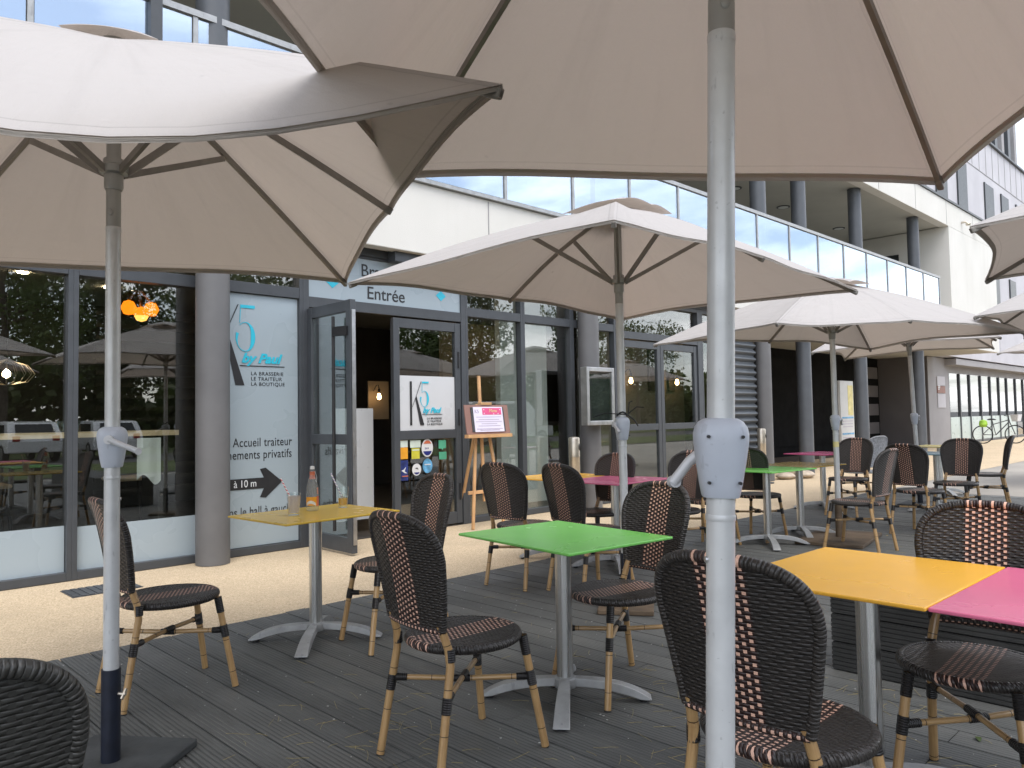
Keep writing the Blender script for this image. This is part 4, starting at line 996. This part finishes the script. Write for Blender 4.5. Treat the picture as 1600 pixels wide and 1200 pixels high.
# ------------------------------------------------------------------ drinks on the yellow table
def tumbler(x, y, r, h, fill, mat, lab):
    t = thing('drinking_glass', lab, 'glass', (x, y, .7405))
    b = MB(); b.lathe([(r*.78, 0), (r*.80, .004), (r, h), (r-.002, h), (r*.80-.002, .016), (.001, .014)], n=28); b.build('tumbler', 'tumbler_glass', t)
    b = MB(); rf = r*.8+(r*.2)*(fill/h)-.003; b.lathe([(.001, .0165), (r*.79-.003, .0165), (rf, fill), (.001, fill)], n=28); b.build('drink', mat, t)
    return t
tumbler(2.222, 4.09, .040, .128, .11, 'lemonade', 'tall glass of cloudy pink lemonade, left of the bottle')
tumbler(2.612, 4.19, .036, .128, .058, 'juice', 'tumbler half full of yellow juice, right of the bottle')
rnd2 = random.Random(4); b = MB()
for i in range(7):
    a = rnd2.uniform(0, 6.28); r = rnd2.uniform(0, .018); R = Matrix.Rotation(rnd2.uniform(0, 3), 3, Vector((rnd2.random(), rnd2.random(), rnd2.random())).normalized())
    b.box((2.612+r*cos(a), 4.19+r*sin(a), .7405+.062+.012*(i % 2)), (.017, .017, .017), R)
tag(b.build('ice_cubes', 'tumbler_glass', smooth=0, bevel=.002), 'ice cubes floating in the yellow juice', 'ice')['kind'] = 'stuff'
b = MB(); b.tube([(2.24, 4.075, .755), (2.165, 4.14, .955)], .004, 8); tag(b.build('drinking_straw', 'straw_red'), 'red and white striped straw leaning in the pink lemonade', 'straw')
b = MB(); b.tube([(2.625, 4.18, .757), (2.555, 4.235, .955)], .004, 8); tag(b.build('drinking_straw', 'straw_violet'), 'violet and white striped straw leaning in the yellow juice', 'straw')
t = thing('glass_bottle', 'clear swing top lemonade bottle with orange fruit label and red neck band', 'bottle', (2.40, 4.19, .7405))
b = MB(); pr = [(.031, 0), (.036, .004), (.0375, .02), (.0375, .11), (.034, .145), (.024, .19), (.0155, .215), (.0145, .235), (.0165, .237), (.0165, .250), (.0135, .252)]
b.lathe(pr, n=28); b.build('body', 'bottle_glass', t, smooth=50)
b = MB(); b.lathe([(.0155, .212), (.0162, .236)], n=20); b.lathe([(.0185, .192), (.016, .212)], n=20)  ; b.build('neck_band', 'sticker_red', t)
b = MB(); b.lathe([(.0125, .250), (.0135, .255), (.012, .268), (.001, .270)], n=16); b.build('stopper', 'sticker_white', t)
b = MB(); b.tube([(.017, 0, .24), (.03, 0, .20), (.028, 0, .17)], .0015, 6); b.tube([(-.0, .017, .24), (.022, .016, .20), (.028, 0, .17)], .0015, 6); b.build('wire_clip', 'alu', t)
b = MB(); n = 14
a0 = radians(-135)
b.grid(lambda u, v: (.0382*cos(a0-.95+1.9*u), .0382*sin(a0-.95+1.9*u), .034+.052*v), n, 4); lb = b.build('fruit_label', 'sticker_orange', t)
b = MB(); b.grid(lambda u, v: (.0386*cos(a0-.8+1.6*u), .0386*sin(a0-.8+1.6*u), .046+.018*v-.016*(2*u-1)**2), n, 3); b.build('name_band', 'sticker_white', lb)
b = MB(); b.grid(lambda u, v: ((.0365-.002*v)*cos(a0+1.1+.5*u), (.0365-.002*v)*sin(a0+1.1+.5*u), .10+.04*v), 6, 3); b.grid(lambda u, v: (.0379*cos(a0+.9+.6*u), .0379*sin(a0+.9+.6*u), .03+.06*v), 6, 3); b.build('red_print', 'sticker_red', lb)

# ------------------------------------------------------------------ easel, menu case, ashtrays, drain, box
t = thing('menu_easel', 'light wooden easel standing right of the door', 'easel', (6.15, 6.80, 0), radians(-2))
def eb(a, c, wd=.035, th=.022, name='leg'):
    b = MB(); b.bar(a, c, wd, th, (0, 1, 0)); return b.build(name, 'easel_wood', t, smooth=0, bevel=.002)
eb((-.24, -.10, 0), (-.06, .02, 1.45)); eb((.24, -.10, 0), (.06, .02, 1.45)); eb((0, .48, 0), (0, .04, 1.40)); eb((0, -.03, .30), (0, .045, 1.79), .038, .022, 'mast')
eb((-.27, -.06, .42), (.27, -.06, .42), .04, .02, 'crossbar'); eb((-.34, -.13, 1.075), (.34, -.13, 1.075), .04, .075, 'ledge'); eb((-.085, -.06, 1.455), (.085, -.06, 1.455), .03, .06, 'clamp')
t2 = thing('menu_board', 'brown board with printed menu resting on the easel ledge', 'board', (6.15, 6.80, 0), radians(-2))
tilt = Matrix.Rotation(radians(-7), 3, 'X')
def tb(x0, x1, z0, z1, y, th, mat, name, par):
    b = MB(); b.box((((x0+x1)/2), y, (z0+z1)/2), (x1-x0, th, z1-z0)); o = b.build(name, mat, par, smooth=0); return o
hold = tb(-.335, .335, 0, .345, 0, .012, 'easel_board', 'backing_board', t2); hold.location = (0, -.13, 1.098); hold.rotation_euler = (radians(-9), 0, 0)
tb(-.25, .26, .025, .315, -.010, .006, 'clip_black', 'clip_frame', hold); tb(-.215, .235, .022, .318, -.016, .004, 'paper', 'paper_sheet', hold)
tb(-.08, .215, .225, .305, -.0195, .002, 'pink_print', 'pink_header', hold)
text('Menu', .055, 'pale_yellow_print', hold, (.02, -.021, .255), align='LEFT', shear=.3)
for i, z in enumerate((.195, .165, .14, .115, .09, .055, .04)):
    wd = (.19, .16, .20, .12, .17, .20, .15)[i]; tb(.01-wd, .01+wd, z, z+.006, -.0195, .002, 'pale_ink', 'text_line', hold)
text('K5', .06, 'pale_ink', hold, (-.20, -.0195, .245))
for dx_, dz_ in ((-.055, .285), (.195, .285), (-.055, .24), (.16, .235), (.09, .232)): disc(dx_, dz_, .007, .007, -.0205, 'paper', hold, 'star')
t = thing('menu_display_case', 'silver framed glazed menu case fixed on the column behind the middle parasol', 'display case', (8.34, 6.80, 1.56))
b = MB()
for it in (bx(-.30, -.25, -.06, .06, -.40, .40), bx(.25, .30, -.06, .06, -.40, .40), bx(-.25, .25, -.06, .06, .34, .40), bx(-.25, .25, -.06, .06, -.40, -.34)): b.box(*it)
b.build('frame', 'alu', t, smooth=0, bevel=.006); b = MB(); b.box(*bx(-.25, .25, .0, .05, -.34, .34)); b.build('dark_back', 'slot_window', t, smooth=0)
b = MB(); b.box(*bx(-.25, .25, -.045, -.04, -.34, .34)); b.build('pane', 'pane_glass', t, smooth=0)
def ashtray(x, y, lab, base=False):
    t = thing('ashtray_post', lab, 'ashtray', (x, y, 0), radians(-50), 'steel ashtray posts by the facade')
    b = MB(); b.lathe([(.075, 0), (.075, .72), (.077, .725), (.077, .74)], n=28); b.build('post', 'stainless', t)
    b = MB(); b.lathe([(.077, .742), (.077, .98), (.07, 1.0), (.03, 1.01), (.001, 1.01)], n=28); h = b.build('head', 'stainless', t, smooth=50)
    b = MB(); b.lathe([(.001, 0), (.05, 0), (.05, .012), (.001, .014)], n=24); o = b.build('opening', 'black_plastic', h); o.location = (.070, 0, .87); o.rotation_euler = (0, radians(90), 0)
    if base: b = MB(); b.lathe([(.20, .0), (.20, .012), (.08, .014)], n=28); b.build('foot_plate', 'frame_grey', t)
ashtray(7.95, 6.92, 'slim steel ashtray post left of the column with the menu case'); ashtray(13.25, 6.95, 'slim steel ashtray post in front of the corrugated cladding', True)
b = MB()
for i in range(9): b.box(*bx(1.70+i*.055, 1.735+i*.055, 6.44, 6.76, -.001, .006))
b.box(*bx(1.69, 2.19, 6.43, 6.77, -.0035, .001)); tag(b.build('drain_grate', 'frame_grey', smooth=0), 'dark metal drain grate in the gravel at left', 'drain')
for sx_, sy_, r, lab in ((14.3, 7.02, .17, 'pale boulder at the foot of the dark column, left one of two'), (14.75, 6.85, .19, 'pale boulder at the foot of the dark column, right one of two')):
    b = MB(); rs = random.Random(int(sx_*10)); b.lathe([(r*sin(pi*i/8)*(1+.08*sin(i*2)), r*.45*(1-cos(pi*i/8))) for i in range(9)], n=14, sx=1.25); o = b.build('boulder', 'stone', smooth=180); o.location = (sx_, sy_, -.02); tag(o, lab, 'boulder', 'boulders by the columns')
# clad low box on the deck at right
t = thing('deck_planter_box', 'low box clad in dark grooved boards, shade put into their colour, behind the orange and pink tables', 'planter box', (0, 0, 0))
simple('box_cladding_shaded', (.034, .035, .035), .55, 0, .2, 5, scuff=.3)  # darker than the decking: the shade on the box is in this colour
for i in range(3):
    b = MB(); z0 = .004+i*.138
    b.box(*bx(3.856, 4.494, -1.594, 1.674, z0, z0+.134))
    for j in range(6):
        zr_ = z0+.004+j*.0215
        b.box(*bx(3.85, 3.8555, -1.594, 1.674, zr_, zr_+.0165)); b.box(*bx(3.856, 4.494, 1.6745, 1.68, zr_, zr_+.0165))
    b.build('side_board', 'box_cladding_shaded', t, smooth=0)
b = MB(); b.box(*bx(3.84, 4.51, -1.61, 1.69, .419, .44)); b.build('lid', 'box_cladding_shaded', t, smooth=0)
for x, y, a in ((2.95, .55, .3), (3.25, .28, 1.2), (3.4, .92, .5), (8.3, 3.0, .2)):
    b = MB(); b.grid(lambda u, v: (x+.05*(u-.5)*cos(a)-.022*(v-.5)*sin(pi*u)*sin(a), y+.05*(u-.5)*sin(a)+.022*(v-.5)*sin(pi*u)*cos(a), .004+.008*sin(pi*u)), 8, 3)
    tag(b.build('fallen_leaf', 'leaf_broad' if x < 5 else 'leaf_dry'), 'small fallen leaf lying on the deck under the right chair' if x < 5 else 'dry leaf on the deck near the far parasol base', 'leaf', 'fallen leaves on the deck' if x < 5 else None)

# ------------------------------------------------------------------ bicycle at the far right
t = thing('bicycle', 'bicycle with white basket parked by the glass shop front', 'bicycle', (33.4, 7.9, 0), radians(-65))
for dx_ in (-.53, .53):
    b = MB(); b.tube([(dx_+.33*cos(2*pi*i/28), 0, .34+.33*sin(2*pi*i/28)) for i in range(29)], .02, 8, False); wh = b.build('wheel', 'tyre', t)
    b = MB()
    for i in range(10): b.tube([(dx_, 0, .34), (dx_+.31*cos(2*pi*i/10), 0, .34+.31*sin(2*pi*i/10))], .003, 4)
    b.build('spokes', 'alu', wh)
b = MB(); b.tube([(-.53, 0, .34), (-.1, 0, .32), (-.2, 0, .85)], .018, 8); b.tube([(-.1, 0, .32), (.36, 0, .82)], .02, 8); b.tube([(-.17, 0, .72), (.34, 0, .88)], .018, 8); b.tube([(.53, 0, .34), (.36, 0, .82), (.33, 0, 1.0)], .018, 8); b.tube([(-.53, 0, .34), (-.17, 0, .72)], .014, 8); b.build('frame', 'frame_grey', t)
b = MB(); b.tube([(.25, -.28, 1.05), (.33, -.1, 1.02), (.33, .1, 1.02), (.25, .28, 1.05)], .014, 8); b.build('handlebar', 'black_plastic', t)
b = MB(); b.lathe([(.10, 0), (.12, .03), (.05, .06), (.001, .06)], (-.22, 0, .88), 14, 1.3, .8); b.build('saddle', 'black_plastic', t)
b = MB(); b.lathe([(.14, 0), (.20, .26), (.19, .26), (.13, .01)], (.58, 0, .82), 4, 1, 1.2); b.build('basket', 'wire_white', t, smooth=0)
b = MB(); b.lathe([(.10, 0), (.15, .1), (.12, .24), (.02, .28)], (-.5, 0, .62), 12); tag(b.build('bag', 'bag_green'), None, None).parent = t

# ------------------------------------------------------------------ car park and trees facing the brasserie (seen in the glass)
def car(x, y, rz, lab, van=False):
    t = thing('parked_car' if not van else 'parked_van', lab, 'van' if van else 'car', (x, y, 0), radians(rz), 'vehicles parked across the road')
    L, W_, H = (2.05, .88, 1.46) if not van else (2.5, .98, 2.1)
    pr = [(-L, .35), (-L-.02, .75), (-L+.08, .95), (-L+.45, H-.05), (-L+.9, H), (.25, H), (.95, .98), (L-.15, .80), (L, .60), (L, .32)] if not van else [(-L, .35), (-L, H-.1), (-L+.15, H), (1.0, H), (1.75, 1.25), (L-.1, 1.05), (L, .7), (L, .32)]
    b = MB(); n = len(pr)
    for s in (-1, 1):
        for px_, pz in pr: b.v.append((px_, s*W_*(1-.13*max(0, (pz-.9)/(H-.9))), pz))
    b.face(list(range(n))); b.face([n+i for i in reversed(range(n))])
    for i in range(n): k = (i+1) % n; b.face((i, n+i, n+k, k))
    b.build('body', 'car_white', t, smooth=0, bevel=.05)
    b = MB(); zb = .98 if not van else 1.25
    for s in (-1, 1): b.poly([(-L+.5, s*(W_-.028), zb), (.72, s*(W_-.028), zb), (.22, s*(W_*.885), H-.12), (-L+.75, s*(W_*.885), H-.12)], .02, (0, s, 0))
    b.poly([(-L+.10, -.62, 1.0), (-L+.10, .62, 1.0), (-L+.40, .56, H-.12), (-L+.40, -.56, H-.12)], .05, (-.9, 0, .3)); b.build('window', 'car_glass', t, smooth=0)
    for sx_ in (-L+.7, L-.75):
        for s in (-1, 1):
            b = MB(); b.lathe([(.12, -.09), (.31, -.09), (.33, -.05), (.33, .05), (.31, .09), (.12, .09)], n=24); o = b.build('wheel', 'tyre', t); o.location = (sx_, s*(W_-.08), .33); o.rotation_euler = (pi/2, 0, 0)
            b = MB(); b.lathe([(.001, -.1), (.2, -.095), (.2, .095), (.001, .1)], n=18); b.build('rim', 'alu', o)
    for s in (-1, 1):
        b = MB(); b.box((-L-.01, s*.62, .85), (.06, .22, .18)); b.build('tail_light', 'lamp_red', t, smooth=0, bevel=.01)
car(6.8, -18.5, -94, 'white hatchback reflected in the far left window'); car(9.8, -18.8, -88, 'white car reflected left of the first pole')
car(27, -13.8, 8, 'white van reflected in the double doors', True); car(52, -6.9, 5, 'white van reflected in the glass shop front', True)
def tree(x, y, h, kind, lab, seed, crown_r, trunk_r=.22):
    rn = random.Random(seed); t = thing('pine_tree' if kind == 'pine' else 'broadleaf_tree', lab, 'tree', (x, y, 0), group='trees across the road')
    b = MB(); lean = rn.uniform(-.06, .06); top = h*.9
    b.tube([(lean*z*sin(z), lean*z, z) for z in [top*i/6 for i in range(7)]], [trunk_r*(1-.8*i/6) for i in range(7)], 9)
    tips_ = []
    for i in range(11):
        z = h*rn.uniform(.35, .85); a = rn.uniform(0, 6.28); L = crown_r*rn.uniform(.5, 1.0)*(1.15-.5*(z/h))
        p2 = (L*cos(a), L*sin(a), z+L*rn.uniform(.15, .6)); b.tube([(0, lean*z, z), (p2[0]*.5, p2[1]*.5, z+(p2[2]-z)*.35), p2], [.07, .05, .02], 6); tips_.append(p2)
    b.build('trunk', 'bark', t)
    b = MB(); cl = [(p, rn.uniform(.7, 1.25)) for p in tips_]+[((rn.gauss(0, crown_r*.45), rn.gauss(0, crown_r*.45), h*rn.uniform(.30, 1.0)), rn.uniform(.6, 1.3)) for i in range(46)]
    for (cx, cy, cz), cr_ in cl:
        for i in range(115):
            d = Vector((rn.gauss(0, 1), rn.gauss(0, 1), rn.gauss(0, .7))).normalized()*cr_*rn.random()**.4
            p = Vector((cx, cy, cz))+d; s = rn.uniform(.08, .18); u = Vector((rn.gauss(0, 1), rn.gauss(0, 1), rn.gauss(0, 1))).normalized(); v_ = u.orthogonal().normalized()
            q = len(b.v); b.v += [tuple(p-u*s), tuple(p+v_*s*.45), tuple(p+u*s), tuple(p-v_*s*.45)]; b.face((q, q+1, q+2, q+3))
    b.build('crown', 'leaf_pine' if kind == 'pine' else 'leaf_broad', t, smooth=0, recalc=False)
TR = [(1, -24, 10, 'pine', 2.6), (7, -22, 11.5, 'broad', 3.2), (12.5, -27, 10, 'pine', 2.4), (17, -23, 9, 'broad', 2.8), (24, -26, 11, 'pine', 3.0), (30, -23, 8.5, 'broad', 2.8), (37, -27, 10, 'pine', 2.8), (45, -24, 9, 'broad', 3.0), (55, -26, 9, 'broad', 3.2), (-6, -23, 10, 'broad', 3), (20, -34, 12, 'pine', 3.2), (9, -36, 13, 'pine', 3.4), (3.5, -31, 12, 'pine', 3.0), (15, -38, 13, 'broad', 3.6), (27, -36, 12, 'pine', 3.2), (34, -35, 12, 'broad', 3.4), (-2, -33, 13, 'broad', 3.4)]
ADJ = ['slim dark pine reflected at the left window edge', 'tall leafy tree reflected in the window beside the orange lamp', 'dark pine reflected in the left glazing near the column', 'leafy tree reflected in the glass of the closed door', 'dark pine reflected in the window right of easel', 'low leafy tree reflected in window beside the menu case', 'dark pine reflected in the left leaf of double doors', 'leafy tree reflected in the right leaf of double doors', 'leafy tree reflected low in the far glass shop', 'leafy tree across the road beyond the left edge', 'tall dark pine in the second row of reflected trees', 'tallest dark pine in the reflected back row', 'dark pine reflected between the two left windows', 'broad leafy tree reflected above the entrance doors', 'dark pine reflected behind the menu case window', 'broad leafy tree reflected above the double doors', 'broad leafy tree in the back row beyond the left edge']
for i, (x, y, h, k, r) in enumerate(TR): tree(x, y, h, k, ADJ[i], 40+i, r)

rn = random.Random(11); b = MB()
for i in range(22000):
    x = rn.uniform(-14, 75); top = 4.2+1.1*sin(x*.7)+.8*sin(x*1.9+1); z = rn.uniform(0, 1)**.8*top; p = Vector((x, -30+rn.gauss(0, .8), z)); sz = rn.uniform(.20, .42)
    u = Vector((rn.gauss(0, 1), rn.gauss(0, 1), rn.gauss(0, 1))).normalized(); v_ = u.orthogonal().normalized(); q = len(b.v)
    b.v += [tuple(p-u*sz), tuple(p+v_*sz*.6), tuple(p+u*sz), tuple(p-v_*sz*.6)]; b.face((q, q+1, q+2, q+3))
b.build('shrubbery', 'leaf_broad', smooth=0, recalc=False)['kind'] = 'stuff'
